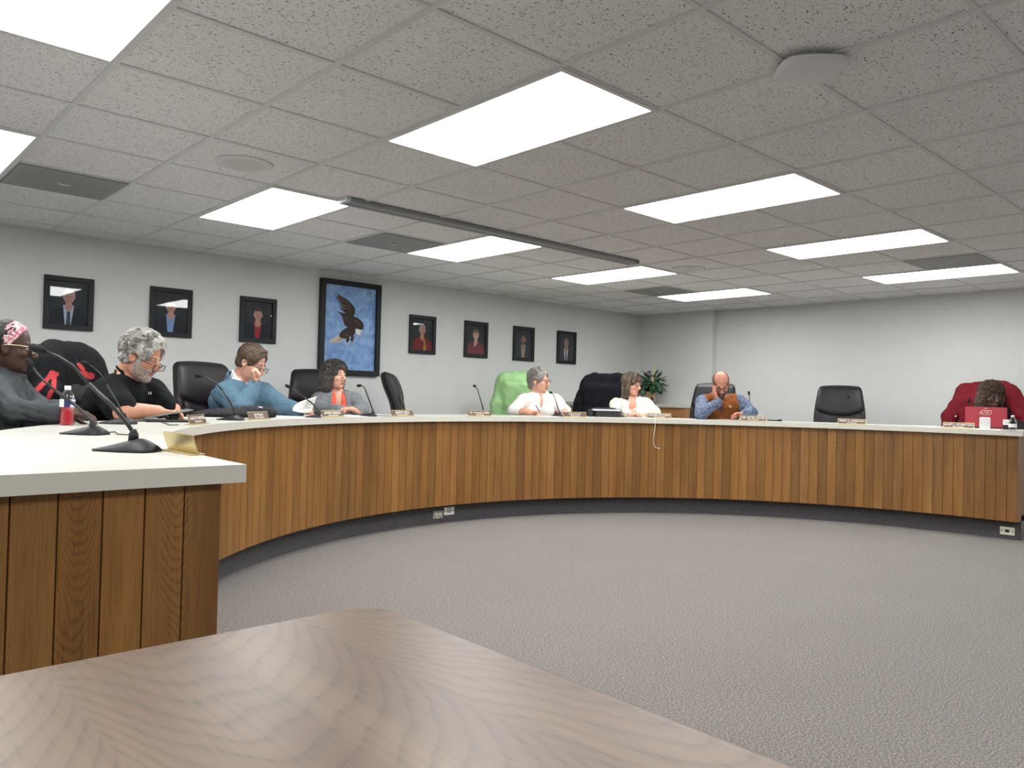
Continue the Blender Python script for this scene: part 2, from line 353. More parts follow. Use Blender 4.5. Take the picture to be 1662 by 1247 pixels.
# projector screen case under the ceiling
xa_, xb_2 = gx(2.80), gx(7.62); ya_, yb_2 = gy(-1.80), gy(-2.02); ln = xb_2-xa_; hw = (yb_2-ya_)/2
r = empty('projector_screen_case', ((xa_+xb_2)/2, (ya_+yb_2)/2, ZC), 0, 'long grey projector screen case hung below the ceiling', 'screen case')
M_case = mat('case_grey', '84888a', .45, var=.03)
b = MB(); prof = [(-hw+.008, 0), (-hw, -.008), (-hw, -.022), (-hw+.01, -.032), (hw-.01, -.032), (hw, -.022), (hw, -.008), (hw-.008, 0)]
vs = [(-ln/2, y, z) for y, z in prof]+[(ln/2, y, z) for y, z in prof]; b.add(vs, [(i, i+1, 9+i, 8+i) for i in range(7)]); b.build('case', M_case, r)
for sx in (-1, 1):
    b = MB(); x = sx*ln/2; d = sx*.03; b.add([(x, y, z) for y, z in prof]+[(x+d, y*1.04, z*1.05) for y, z in prof], [(i, (i+1) % 8, 8+(i+1) % 8, 8+i) for i in range(8)]+[tuple(range(8, 16))]); b.build('end_cap', mat('cap_pale', 'b8c2c6', .4) if sx < 0 else mat('cap_dark', '55585a', .4), r)
MB().box((0, .01, -.0325), (ln*.99, .010, .001)).build('slot', mat('slot_dark', '5a5c5e', .7), r)

# ------------------------------------------------------------------ horseshoe desk
desk = empty('council_desk', (CX, CY, 0), 0, 'large horseshoe desk with oak plank front and pale laminate top', 'desk')
NA = 180; TH = .046; a0, a1 = -.012, PI+.012
b = MB(); vs = []
for i in range(NA+1):
    a = a0+(a1-a0)*i/NA; c, s = math.cos(a), math.sin(a)
    vs += [(R0*c, R0*s, ZT), (ROUT*c, ROUT*s, ZT), (ROUT*c, ROUT*s, ZT-TH), (R0*c, R0*s, ZT-TH)]
fs = []; 
for i in range(NA):
    k = 4*i
    for j in range(4): fs.append((k+j, k+(j+1) % 4, k+4+(j+1) % 4, k+4+j))
b.add(vs, fs); b.add(vs[:4], [(0, 1, 2, 3)]); b.add(vs[-4:], [(0, 3, 2, 1)])
for q in range(len(b.f)): b.mi[q] = 0
top = b.build('desk_top', [M_lam, M_lamedge], desk)
for pl in top.data.polygons: pl.material_index = 0 if abs(pl.normal.z) > .5 else 1
# planks: one front panel mesh, each board with its own tone, tiny grooves between boards
def plank_panel(name, P, zb, zt, normal_out, parent, seed, thick=.018):
    """P: list of 2D points along the panel; board edges follow the polyline at equal steps"""
    rnd = random.Random(seed); vs = []; fs = []; uv = []; tone = []
    for (p, q) in P:
        p = np.array(p); q = np.array(q); d = (q-p)/np.linalg.norm(q-p); nn = normal_out(p, q)
        g = .0020; w = np.linalg.norm(q-p); ou, ov = rnd.uniform(-.15, .15)-w/2, rnd.random()*40
        tt = rnd.random(); base = .73+.44*tt; rr = rnd.uniform(-.05, .10)
        col = (base*(1+rr*.5), base, base*(1-rr*1.1), 1)
        prof = [(0, -.004), (g, 0), (w-g, 0), (w, -.004)]; o = len(vs)
        for (s_, h) in prof:
            x = p+d*s_+nn*h; vs += [(x[0], x[1], zb), (x[0], x[1], zt)]
        for k in range(3):
            fs.append((o+2*k, o+2*k+2, o+2*k+3, o+2*k+1))
            for (s_, z) in ((prof[k][0], zb), (prof[k+1][0], zb), (prof[k+1][0], zt), (prof[k][0], zt)): uv.append((s_+ou, z+ov))
            tone += [col if k == 1 else (.42, .38, .33, 1)]*4
        # bottom edge returning inwards
        a_, b_2 = p-nn*thick, q-nn*thick; o = len(vs); vs += [(p[0], p[1], zb), (q[0], q[1], zb), (b_2[0], b_2[1], zb), (a_[0], a_[1], zb)]
        fs.append((o+3, o+2, o+1, o)); uv += [(0, 0)]*4; tone += [(.5, .5, .5, 1)]*4
    me = bpy.data.meshes.new(name); me.from_pydata(vs, [], fs); me.materials.append(M_oak)
    ul = me.uv_layers.new(name='UVMap'); ul.data.foreach_set('uv', np.array(uv, float).ravel())
    ca = me.color_attributes.new('tone', 'FLOAT_COLOR', 'CORNER'); ca.data.foreach_set('color', np.array(tone, float).ravel())
    o = bpy.data.objects.new(name, me); COL.objects.link(o); o.parent = parent; return o
ZPB = .171
NP = 132; P = []; angs = [a0+.012+(a1-a0-.024)*i/NP for i in range(NP+1)]
for i in range(NP)[::-1]: P.append(((RP*math.cos(angs[i+1]), RP*math.sin(angs[i+1])), (RP*math.cos(angs[i]), RP*math.sin(angs[i]))))
plank_panel('front_panel', P, ZPB, ZT-TH, lambda p, q: -(p+q)/np.linalg.norm(p+q), desk, 5)
for sx, nm in ((-1, 'end_panel'), (1, 'end_panel')):
    xs = [sx*(RP+(ROUT-.05-RP)*i/6) for i in range(7)]; yv = -.0
    if sx < 0: xs = xs[::-1]
    P = [((xs[i], yv-.0), (xs[i+1], yv)) for i in range(6)]
    plank_panel(nm, P, ZPB if sx > 0 else .0, ZT-TH, lambda p, q: np.array((0, -1.)), desk, 11+sx)
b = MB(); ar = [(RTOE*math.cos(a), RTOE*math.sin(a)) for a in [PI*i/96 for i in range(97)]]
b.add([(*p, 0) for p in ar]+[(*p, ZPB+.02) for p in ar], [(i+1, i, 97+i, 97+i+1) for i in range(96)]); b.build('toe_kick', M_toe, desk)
b = MB(); ar2 = [((ROUT-.06)*math.cos(a), (ROUT-.06)*math.sin(a)) for a in [PI*i/96 for i in range(97)]]
b.add([(*p, ZT-TH-.03) for p in ar2]+[(*p, ZT-TH) for p in ar2], [(i, i+1, 97+i+1, 97+i) for i in range(96)]); b.build('apron', mat('apron_brown', '6b4a2c', .5), desk)
for k in range(13):
    b = MB(); a = PI*k/12; Rm = rotz(a); b.box(Rm@np.array((RP+.13, .03 if k == 0 else (-.03 if k == 12 else 0), (ZT-TH+ZPB)/2)), (.22, .02, ZT-TH-ZPB-.004), 0, Rm); b.build('divider', mat('apron_brown', '6b4a2c', .5), desk)
# outlets in the toe kick
M_outlet = mat('outlet_grey', '9b978c', .45); M_slot = mat('slot_black', '17171a', .6); M_ivory = mat('outlet_ivory', 'ded8c4', .5)
def wall_plate(x, y, label, kind):
    p = atr(x, y, RTOE-.004); a = math.atan2(p[1]-CY, p[0]-CX); r = empty('outlet', (p[0], p[1], p[2]), a-PI/2, label, 'outlet'); w = .115; h = .072
    MB().box((0, -.003, 0), (w, .006, h), bev=.002).build('plate', {'duplex': M_outlet, 'box': M_white, 'data': M_ivory}[kind], r)
    b = MB(); k = MB()
    if kind == 'duplex':
        for s in (-1, 1):
            so = MB().lathe([(.017, 0), (.017, .003), (.001, .003)], (s*.02, -.006, 0), 20, R=rotx(PI/2)).build('socket', M_ivory, r)
            for e_ in (-.006, .006): MB().box((s*.02+e_, -.0096, 0), (.003, .001, .008)).build('slot', M_slot, so)
        MB().box((-.002, -.008, -.028), (.03, .004, .01)).build('tab', M_ivory, r)
    elif kind == 'box':
        for s in (-1, 1): MB().lathe([(.005, 0), (.005, .002), (.001, .002)], (s*.042, -.006, 0), 14, R=rotx(PI/2)).build('screw', M_slot, r)
        k.box((0, -.0065, .026), (.06, .001, .006)); k.build('slot', M_slot, r); b.box((0, -.007, -.004), (.05, .002, .03)); b.build('cover', M_outlet, r)
    else:
        b.box((0, -.0065, 0), (.032, .002, .026)); b.build('jack', M_slot, r)
        for s in (-1, 1): MB().lathe([(.006, 0), (.006, .003), (.001, .003)], (s*.042, -.006, 0), 14, R=rotx(PI/2)).build('screw', M_steel, r)
wall_plate(710.5, 835.5, 'grey duplex power outlet on the charcoal toe kick', 'duplex')
wall_plate(728.5, 829.5, 'pale blank outlet plate right beside the duplex outlet', 'box')
wall_plate(1635, 862, 'ivory data outlet at the far right end of the toe kick', 'data')

# ------------------------------------------------------------------ wooden table in the foreground
tb = empty('wooden_table', (.0, .81, 0), 0, 'brown wood grain table in the foreground with a rounded corner', 'table')
x0t, x1t, y0t, y1t = -.95, .893, -.56, .56
def rrect(x0, x1, y0, y1, r, n=10):
    P = []
    for cx, cyy, s in ((x1-r, y1-r, 0), (x0+r, y1-r, 1), (x0+r, y0+r, 2), (x1-r, y0+r, 3)):
        for i in range(n+1): a = PI/2*(s+i/n); P.append((cx+r*math.cos(a), cyy+r*math.sin(a)))
    return P
b = MB(); lay = [(0, .70), (0, .735), (.0015, .739), (.005, .74)]; ring = None; vs = []
for ins, z in lay: vs += [(x, y, z) for x, y in rrect(x0t+ins, x1t-ins, y0t+ins, y1t-ins, .075)]
nn_ = 44; b.add(vs, [(i*nn_+k, i*nn_+(k+1) % nn_, (i+1)*nn_+(k+1) % nn_, (i+1)*nn_+k) for i in range(3) for k in range(nn_)])
b.add(vs[-nn_:], [list(range(nn_))]); b.add(vs[:nn_], [list(range(nn_))[::-1]])
o = b.build('table_top', M_table, tb)
ul = o.data.uv_layers.new(name='UVMap'); Rg = math.radians(0)
for l in o.data.loops:
    v = o.data.vertices[l.vertex_index].co; ul.data[l.index].uv = ((v.x*math.cos(Rg)-v.y*math.sin(Rg)), (v.x*math.sin(Rg)+v.y*math.cos(Rg)))
for (x, y) in ((x0t+.09, y0t+.09), (x0t+.09, y1t-.09), (x1t-.11, y0t+.09), (x1t-.11, y1t-.11)):
    MB().box((x, y, .35), (.05, .05, .70), bev=.004).build('leg', M_black, tb)
for yy_ in (y1t-.11, y0t+.09): MB().box(((x0t+x1t)/2, yy_, .665), (x1t-x0t-.2, .02, .07)).build('apron', M_black, tb)

# ------------------------------------------------------------------ implicit surfaces (bodies, clothes, hair, coats)
class Field:
    def __init__(s, lo, hi, vox):
        s.lo = np.array(lo, float); s.vox = vox
        s.n = (np.ceil((np.array(hi)-s.lo)/vox).astype(int)+1)
        s.ax = [(s.lo[i]+vox*np.arange(s.n[i])).astype(np.float32) for i in range(3)]
        s.D = np.full(tuple(s.n), 1., np.float32)
    def reg(s, lo, hi):
        sl = []
        for i in range(3):
            a = max(0, int((lo[i]-s.lo[i])/s.vox)-1); b = min(s.n[i], int((hi[i]-s.lo[i])/s.vox)+3)
            if b <= a: return None
            sl.append(slice(a, b))
        return tuple(sl), s.ax[0][sl[0]][:, None, None], s.ax[1][sl[1]][None, :, None], s.ax[2][sl[2]][None, None, :]
    def comb(s, sl, d, k, op):
        D = s.D[sl]
        if op == 'u':
            if k <= 0: s.D[sl] = np.minimum(D, d)
            else:
                h = np.clip(.5+.5*(D-d)/k, 0, 1); s.D[sl] = D*(1-h)+d*h-k*h*(1-h)
        elif op == 's':
            if k <= 0: s.D[sl] = np.maximum(D, -d)
            else:
                h = np.clip(.5-.5*(D+d)/k, 0, 1); s.D[sl] = D*(1-h)-d*h+k*h*(1-h)
        elif op == 'i': s.D[sl] = np.maximum(D, d)
    def ell(s, c, r, R=None, k=.01, op='u'):
        c = np.array(c, float); r = np.array(r, float); R = np.eye(3) if R is None else R
        e = np.sqrt(((R*r[None, :])**2).sum(1))+k+.02; q = s.reg(c-e, c+e)
        if q is None: return
        sl, X, Y, Z = q; X = X-c[0]; Y = Y-c[1]; Z = Z-c[2]
        k0 = 0; k1 = 0
        for j in range(3):
            p = R[0, j]*X+R[1, j]*Y+R[2, j]*Z; k0 = k0+(p/r[j])**2; k1 = k1+(p/r[j]**2)**2
        k0 = np.sqrt(k0); k1 = np.sqrt(k1)+1e-9; s.comb(sl, (k0*(k0-1)/k1).astype(np.float32), k, op)
    def cap(s, a, b, ra, rb=None, k=.01, op='u'):
        a = np.array(a, float); b = np.array(b, float); rb = ra if rb is None else rb
        m = max(ra, rb)+k+.02; q = s.reg(np.minimum(a, b)-m, np.maximum(a, b)+m)
        if q is None: return
        sl, X, Y, Z = q; d = b-a; L = max(d@d, 1e-12); X = X-a[0]; Y = Y-a[1]; Z = Z-a[2]
        t = np.clip((X*d[0]+Y*d[1]+Z*d[2])/L, 0, 1)
        dd = np.sqrt((X-t*d[0])**2+(Y-t*d[1])**2+(Z-t*d[2])**2)-(ra+(rb-ra)*t); s.comb(sl, dd.astype(np.float32), k, op)
    def box(s, c, hd, R=None, rad=.02, k=.01, op='u'):
        c = np.array(c, float); hd = np.array(hd, float); R = np.eye(3) if R is None else R
        e = (np.abs(R)@hd)+k+.02; q = s.reg(c-e, c+e)
        if q is None: return
        sl, X, Y, Z = q; X = X-c[0]; Y = Y-c[1]; Z = Z-c[2]; o = 0; ins = None
        for j in range(3):
            p = np.abs(R[0, j]*X+R[1, j]*Y+R[2, j]*Z)-(hd[j]-rad); o = o+np.maximum(p, 0)**2; ins = p if ins is None else np.maximum(ins, p)
        s.comb(sl, (np.sqrt(o)+np.minimum(ins, 0)-rad).astype(np.float32), k, op)
    def disp(s, f):
        X, Y, Z = s.ax[0][:, None, None], s.ax[1][None, :, None], s.ax[2][None, None, :]
        idx = np.nonzero(np.abs(s.D) < .05)
        if len(idx[0]) == 0: return
        s.D[idx] += f(s.ax[0][idx[0]], s.ax[1][idx[1]], s.ax[2][idx[2]]).astype(np.float32)
    def half(s, p, nrm_, k=0.):   # cut away the side the normal points to
        p = np.array(p, float); n = nrm(nrm_); X, Y, Z = s.ax[0][:, None, None], s.ax[1][None, :, None], s.ax[2][None, None, :]
        d = (X-p[0])*n[0]+(Y-p[1])*n[1]+(Z-p[2])*n[2]; s.D = np.maximum(s.D, d.astype(np.float32))
    def mesh(s):
        D = s.D; S = D < 0
        nx, ny, nz = D.shape
        c = np.zeros((nx-1, ny-1, nz-1), np.int8)
        offs = [(i, j, k) for i in (0, 1) for j in (0, 1) for k in (0, 1)]
        for (i, j, k) in offs: c += S[i:nx-1+i, j:ny-1+j, k:nz-1+k]
        act = np.nonzero((c > 0) & (c < 8)); N = len(act[0])
        I = -np.ones(c.shape, np.int64); I[act] = np.arange(N)
        pos = np.zeros((N, 3)); cnt = np.zeros(N)
        val = {o: D[act[0]+o[0], act[1]+o[1], act[2]+o[2]] for o in offs}
        for o in offs:
            for a in range(3):
                if o[a] == 0:
                    o2 = list(o); o2[a] = 1; o2 = tuple(o2); v1, v2 = val[o], val[o2]; m = (v1 < 0) != (v2 < 0)
                    t = np.where(m, v1/np.where(np.abs(v1-v2) < 1e-12, 1, v1-v2), 0)
                    for q in range(3): pos[:, q] += np.where(m, o[q]+(t if q == a else 0), 0)
                    cnt += m
        pos /= cnt[:, None]; V = s.lo+(pos+np.stack(act, 1))*s.vox
        F = []
        for a in range(3):
            sl0 = [slice(1, -1)]*3; sl0[a] = slice(0, -1); sl1 = list(sl0); sl1[a] = slice(1, None)
            s0 = S[tuple(sl0)]; s1 = S[tuple(sl1)]; e = np.nonzero(s0 != s1); inside = s0[e]
            base = [e[q]+(0 if q == a else 1) for q in range(3)]
            b_, c_ = [(1, 2), (2, 0), (0, 1)][a]
            def g(db, dc):
                x = list(base); x[b_] = x[b_]+db; x[c_] = x[c_]+dc; return I[x[0], x[1], x[2]]
            q = np.stack([g(-1, -1), g(0, -1), g(0, 0), g(-1, 0)], 1)
            q = np.where(inside[:, None], q, q[:, ::-1]); F.append(q)
        F = np.concatenate(F); F = F[(F >= 0).all(1)]
        # drop loose crumbs: keep as is, one light smoothing pass
        E = np.concatenate([F[:, [0, 1]], F[:, [1, 2]], F[:, [2, 3]], F[:, [3, 0]]])
        acc = np.zeros_like(V); n = np.zeros(len(V)); 
        for q in (0, 1):
            for ax in range(3): acc[:, ax] += np.bincount(E[:, q], V[E[:, 1-q], ax], len(V))
            n += np.bincount(E[:, q], minlength=len(V))
        V = V*.5+.5*acc/np.maximum(n, 1)[:, None]
        return V, F
def np_mesh(name, V, F, mats, parent=None, mi=None):
    me = bpy.data.meshes.new(name); nv, nf = len(V), len(F)
    me.vertices.add(nv); me.vertices.foreach_set('co', V.astype(np.float32).ravel())
    me.loops.add(nf*4); me.loops.foreach_set('vertex_index', F.astype(np.int32).ravel())
    me.polygons.add(nf); me.polygons.foreach_set('loop_start', np.arange(0, nf*4, 4, dtype=np.int32))
    for m in (mats if isinstance(mats, (list, tuple)) else [mats]): me.materials.append(m)
    me.polygons.foreach_set('use_smooth', np.ones(nf, bool))
    if mi is not None: me.polygons.foreach_set('material_index', mi.astype(np.int32))
    me.update(calc_edges=True); me.validate()
    o = bpy.data.objects.new(name, me); COL.objects.link(o)
    if parent is not None: o.parent = parent
    return o
def folds(amp, fx, seed=0, sx=1., sy=1., sz=1.):
    r = np.random.RandomState(seed); P = [(r.randn(3)*fx*np.array((sx, sy, sz)), r.rand()*6.3, r.randn(3)*fx*.5, r.rand()*6.3) for _ in range(5)]
    def f(x, y, z):
        o = 0
        for i, (a, p, b, q) in enumerate(P):
            v = np.sin(a[0]*x+a[1]*y+a[2]*z+p+1.6*np.sin(b[0]*x+b[1]*y+b[2]*z+q))
            o = o+(v if i < 2 else 1.3-2.*np.abs(v)**.7)
        return amp*o/2.2
    return f

# ------------------------------------------------------------------ people
SKIN = {}; MATS_H = {}
def m_skin(name, col, red):
    t = NT(name); v = t.coord('Object'); n = t.noise(v, 22, 4); a = srgb(col); b_ = srgb(red)
    t.l(t.ramp(n, [(.3, a), (.75, b_)]), t.b.inputs['Base Color']); t.val(t.b, Roughness=.48); t.b.inputs['Specular IOR Level'].default_value = .35
    t.bump(t.noise(v, 260, 2), .12, .001); return t.m
def m_hair(name, c1, c2, sc=60, stretch=(1, 1, .25), thr=.5):
    t = NT(name); n = t.noise(t.coord('Object', stretch), sc, 4, .65, .6); n2 = t.noise(t.coord('Object', stretch), sc*3, 3)
    cc = t.ramp(n, [(thr-.1, srgb(c1)), (thr+.12, srgb(c2))]); t.l(cc, t.b.inputs['Base Color']); t.val(t.b, Roughness=.5); t.b.inputs['Specular IOR Level'].default_value = .35
    t.bump(t.math('ADD', n, n2), .7, .006); MATS_H[name] = t.m; return t.m

class Person: pass
def basis(az, pitch, tocam, right, roll=0.):
    F = math.cos(az)*tocam+math.sin(az)*right; F = nrm(F); L = np.cross((0, 0, 1.), F)
    Fp = math.cos(pitch)*F-math.sin(pitch)*np.array((0, 0, 1.)); Up = np.cross(Fp, -L); Up = nrm(Up)
    if Up[2] < 0: Up = -Up
    X = -L   # person's right = +X column ; forward = +Y column ; up = +Z column
    if roll:
        c, s = math.cos(roll), math.sin(roll); X, Up = c*X+s*Up, -s*X+c*Up
    return np.stack([X, Fp, Up], 1)
def head_prims(fd, O, R, s=1., fem=False, jaw=1., vox=.004):
    def P(x, y, z): return O+R@(np.array((x, y, z))*s)
    fd.ell(P(0, -.014, .034), np.array((.075, .095, .084))*s, R, .012)
    fd.ell(P(0, .022, -.03), np.array((.063*jaw, .066, .085))*s, R, .02)
    fd.ell(P(0, .03, -.078), np.array((.05*jaw, .05, .038))*s, R, .02)
    fd.ell(P(0, .068, -.102), np.array((.022, .016, .014))*s, R, .016)
    fd.cap(P(-.032, .079, .014), P(.032, .079, .014), .011*s, k=.014)
    for q in (-1, 1):
        fd.ell(P(q*.041, .058, -.026), np.array((.022, .02, .02))*s, R, .014)
        fd.ell(P(q*.031, .094, .001), np.array((.015, .013, .0095))*s, R, .008, 's')
        fd.ell(P(q*.077, -.006, -.012), np.array((.009, .019, .031))*s, R@rotz(q*.25)@rotx(.15), .006)
        fd.ell(P(q*.083, .0, -.008), np.array((.006, .010, .017))*s, R, .004, 's')
        fd.cap(P(q*.016, .084, .0085), P(q*.045, .075, .0075), .0038*s, k=.004)
        fd.cap(P(q*.018, .083, -.0085), P(q*.044, .075, -.0075), .003*s, k=.004)
        fd.ell(P(q*.0125, .102, -.037), np.array((.009, .009, .0075))*s, R, .005)
    fd.cap(P(0, .088, .006), P(0, .112, -.030), .0085*s, .0125*s, .010)
    fd.ell(P(0, .089, -.0585), np.array((.023, .011, .0065))*s, R, .005)
    fd.ell(P(0, .087, -.0715), np.array((.020, .011, .0075))*s, R, .005)
    fd.ell(P(0, .100, -.065), np.array((.024, .009, .0016))*s, R, .002, 's')
def hand_prims(fd, W, d, n, t, curl, s=1., spread=.0, rad=1.):
    """wrist W, direction d towards the knuckles, palm side normal n, thumb side t, curl = finger bends"""
    d, n, t = nrm(d), nrm(n), nrm(t); W = np.array(W, float)
    base = []
    for i, o in enumerate((.030, .0105, -.0095, -.028)):
        K = W+d*(.088-abs(i-1)*.004)*s+t*o*s; base.append(K)
        fd.cap(W+d*.012*s+t*o*.5*s, K, .0135*s, .0105*s, .013)
    fd.cap(W-d*.02*s, W+d*.02*s, .024*s, .022*s, .012)
    L = ((.042, .025, .021), (.046, .028, .022), (.042, .027, .021), (.033, .020, .019))
    for i, K in enumerate(base):
        c = curl[i] if isinstance(curl, (list, tuple)) else curl; dd = nrm(d+t*spread*(1.5-i)*.3); p = K; ang = 0.
        for j, l in enumerate(L[i]):
            ang += c*(.75, 1.0, .7)[j]; v = dd*math.cos(ang)+n*math.sin(ang); q = p+v*l*s
            fd.cap(p, q, (.0092, .0085, .0078)[j]*s*rad, (.0086, .0079, .0068)[j]*s*rad, .003 if j else .006); p = q
    p = W+d*.018*s+t*.022*s; v = nrm(d*.62+t*.62+n*.35); q = p+v*.045*s; fd.cap(p, q, .0155*s, .0115*s, .012)
    v = nrm(d*.85+t*.22+n*.4); p2 = q+v*.033*s; fd.cap(q, p2, .0108*s, .0095*s, .004); v = nrm(d*.95-t*.05+n*.35); fd.cap(p2, p2+v*.027*s, .0095*s, .0075*s, .003)

def make_person(name_label, z0, head, neck, shoulders, elbows, wrists, hands, hip, body_az, skin, cloth, vox=.005, wide=1., female=False, forearm=1.):
    """all joints: (px, py, extra depth). Returns a Person with frames for adding hair, glasses, clothes."""
    p = Person(); J = lambda q: atd(q[0], q[1], z0+q[2])
    p.HO = J(head['o']); tc = nrm(np.array((-p.HO[0], -p.HO[1], 0))); rt = np.cross(tc, (0, 0, 1.))*-1; rt = nrm(rt)
    if rt@cR < 0: rt = -rt
    p.tc, p.rt = tc, rt
    p.HR = basis(math.radians(head['az']), math.radians(head['pitch']), tc, rt, math.radians(head.get('roll', 0))); p.hs = head.get('s', 1.)
    p.BR = basis(math.radians(body_az), 0, tc, rt)
    X, Yf, Zu = p.BR[:, 0], p.BR[:, 1], p.BR[:, 2]
    p.NB = J(neck); p.SR, p.SL = J(shoulders[0]), J(shoulders[1])
    p.ER, p.EL = J(elbows[0]), J(elbows[1]); p.WR, p.WL = J(wrists[0]), J(wrists[1])
    for w in (p.ER, p.EL): w[2] = max(w[2], ZT+.048*wide if (abs(w[2]-ZT) < .12) else w[2])
    for w in (p.WR, p.WL): w[2] = max(w[2], ZT+.036)
    back = -Yf
    p.HIP = np.array((p.NB[0], p.NB[1], ZD+.60))+back*hip[0]+X*hip[1]
    base = np.array((p.HIP[0], p.HIP[1], ZD)); p.base = base
    p.root = empty('person', base, 0, name_label, 'person')
    up = nrm(p.NB-p.HIP); side = X; fw = nrm(np.cross(up, side)); 
    if fw@Yf < 0: fw = -fw
    p.TR = np.stack([side, fw, up], 1); p.up, p.fw = up, fw; L = np.linalg.norm(p.NB-p.HIP); p.L = L
    allp = np.array([p.HO+.16*np.array((1, 1, 1)), p.HO-.16, p.NB, p.SR, p.SL, p.ER, p.EL, p.WR, p.WL, p.HIP+.2, p.HIP-.2])
    p.lo = allp.min(0)-.16; p.hi = allp.max(0)+.16; p.hi[2] = p.HO[2]+.17; p.vox = vox; p.wide = wide; p.female = female; p.forearm = forearm
    p.hands = hands
    fd = Field(p.lo-base, p.hi-base, vox); p.fd_off = base
    b = lambda v: np.array(v)-base
    def torso(fd, inf, k=.04):
        R = p.TR; w = wide
        fd.ell(b(p.HIP), (.165*w+inf, .125*w+inf, .13), R, k)
        fd.ell(b(p.HIP+up*L*.3+fw*.01), (.15*w+inf, (.115 if not female else .10)*w+inf, .16), R, k)
        fd.ell(b(p.HIP+up*L*.62), (.165*w+inf, .11*w+inf, .17), R, k)
        C1 = (p.SR+p.SL)/2; fd.ell(b(C1*.5+(p.HIP+up*L*.8)*.5-fw*.005), (.15*w+inf, .095*w+inf, .11), R, k)
        for S in (p.SR, p.SL):
            fd.cap(b(p.NB-up*.01), b(S-up*.005), .045+inf, .052*w+inf, .035)
            fd.cap(b(p.HIP+up*L*.62), b(S-up*.03), .08*w+inf, .055*w+inf, .035)
        if female:
            for q in (-1, 1): fd.ell(b(p.HIP+up*L*.63+fw*.085*w+X*q*.075*w), (.068+inf, .062+inf, .07+inf), R, .03)
    p.torso = torso
    def arms(fd, inf, to=1., elbow_r=None, fr=1.):
        for S, E_, W in ((p.SR, p.ER, p.WR), (p.SL, p.EL, p.WL)):
            fd.cap(b(S), b(E_), .054*wide*fr+inf, .043*wide*fr+inf, .022)
            if to > 0: e = E_+(W-E_)*to; fd.cap(b(E_), b(e), .042*wide*fr+inf, (.042+( .030-.042)*to)*max(1, wide*.95)*fr+inf, .02)
    p.arms = arms
    # body
    fd.cap(b(p.HO+p.HR@np.array((0, -.03, -.06))*p.hs), b(p.NB), .052*max(1, wide*.92), .062*max(1, wide*.92), .02)
    torso(fd, 0.); arms(fd, 0., 1., fr=forearm)
    head_prims(fd, b(p.HO), p.HR, p.hs, female, head.get('jaw', 1.))
    for hd, W, E_, sgn in ((hands[0], p.WR, p.ER, 1), (hands[1], p.WL, p.EL, -1)):
        if hd is None: continue
        d = hd.get('d'); d = nrm(d[0]*rt+d[1]*tc+d[2]*np.array((0, 0, 1.))) if d is not None else nrm(W-E_)
        n = hd.get('n', (0, 0, -1)); n = n[0]*rt+n[1]*tc+n[2]*np.array((0, 0, 1.)); n = nrm(n-d*(n@d))
        t = np.cross(d, n)*sgn  # thumb side
        if hd.get('flip'): t = -t
        hand_prims(fd, b(W), d, n, t, hd.get('curl', .5), hd.get('s', 1.), hd.get('spread', .1))
    V, F = fd.mesh()
    c = V[F].mean(1)+base; q = (c-p.HO)@p.HR/p.hs
    lips = (np.abs(q[:, 0]) < .0235) & (q[:, 1] > .085) & (q[:, 2] < -.054) & (q[:, 2] > -.078)
    p.body = np_mesh('body', V, F, [skin, mat('lips_'+skin.name, head.get('lips', 'a8605a'), .45)], p.root, lips.astype(int))
    # eyes
    for s_ in (-1, 1):
        e = MB(); O = p.HO+p.HR@(np.array((s_*.031, .0705, .0005))*p.hs)-base; r = .0120*p.hs
        e.sphere(O, r, 0, 14, p.HR@rotx(-PI/2)); f = p.HR@nrm((head.get('gaze', 0), 1, -.15 if head['pitch'] < 20 else -.5))
        e.sphere(O+f*r*.42, r*.64, 1, 10, p.HR)
        e.build('eye', [mat('eye_white', 'a8a09a', .4), mat('iris', head.get('iris', '33261e'), .25)], p.root)
    return p
def hp(p, x, y, z): return p.HO+p.HR@(np.array((x, y, z))*p.hs)-p.base
def garment(p, name, m, inf=.012, sleeve=1., cut=None, fold=(.006, 38), k=.04, vox=None, mi=None, sleeves=True, bottom=None, extra=None, seed=1, fr=1.):
    fd = Field(p.lo-p.base, p.hi-p.base, vox or p.vox*1.2)
    p.torso(fd, inf, k)
    if sleeves: p.arms(fd, inf*.9, sleeve, fr=fr)
    if extra: extra(fd)
    fd.disp(folds(fold[0], fold[1], seed))
    # keep the collar below the jaw
    if cut: cut(fd)
    V, F = fd.mesh()
    o = np_mesh(name, V, F, m, p.root, mi(V, F) if mi else None); return o
def trousers(p, m, shoe='1c1a1a'):
    b = lambda v: np.array(v)-p.base; Yf = p.BR[:, 1]; X = p.BR[:, 0]
    fd = Field((-.75, -.75, 0), (.75, .75, .80), .012)
    for q in (-1, 1):
        h = p.HIP+X*q*.085-np.array((0, 0, .04)); kn = h+Yf*.40+X*q*.03; kn[2] = ZD+.50; an = kn+Yf*.02; an[2] = ZD+.09
        fd.cap(b(h), b(kn), .085*p.wide, .062, .03); fd.cap(b(kn), b(an), .06, .042, .02)
    fd.ell(b(p.HIP-np.array((0, 0, .03))), (.175*p.wide, .14*p.wide, .13), p.BR, .03)
    V, F = fd.mesh(); np_mesh('trousers', V, F, m, p.root)
    for q in (-1, 1):
        an = p.HIP+X*q*.115+Yf*.42; an[2] = ZD; e = MB(); c = b(an)
        e.sphere(c+np.array((Yf*.05))+np.array((0, 0, .045)), (.045, .13, .045), 0, 14, p.BR); e.build('shoe', mat('shoe_dark', shoe, .5), p.root)
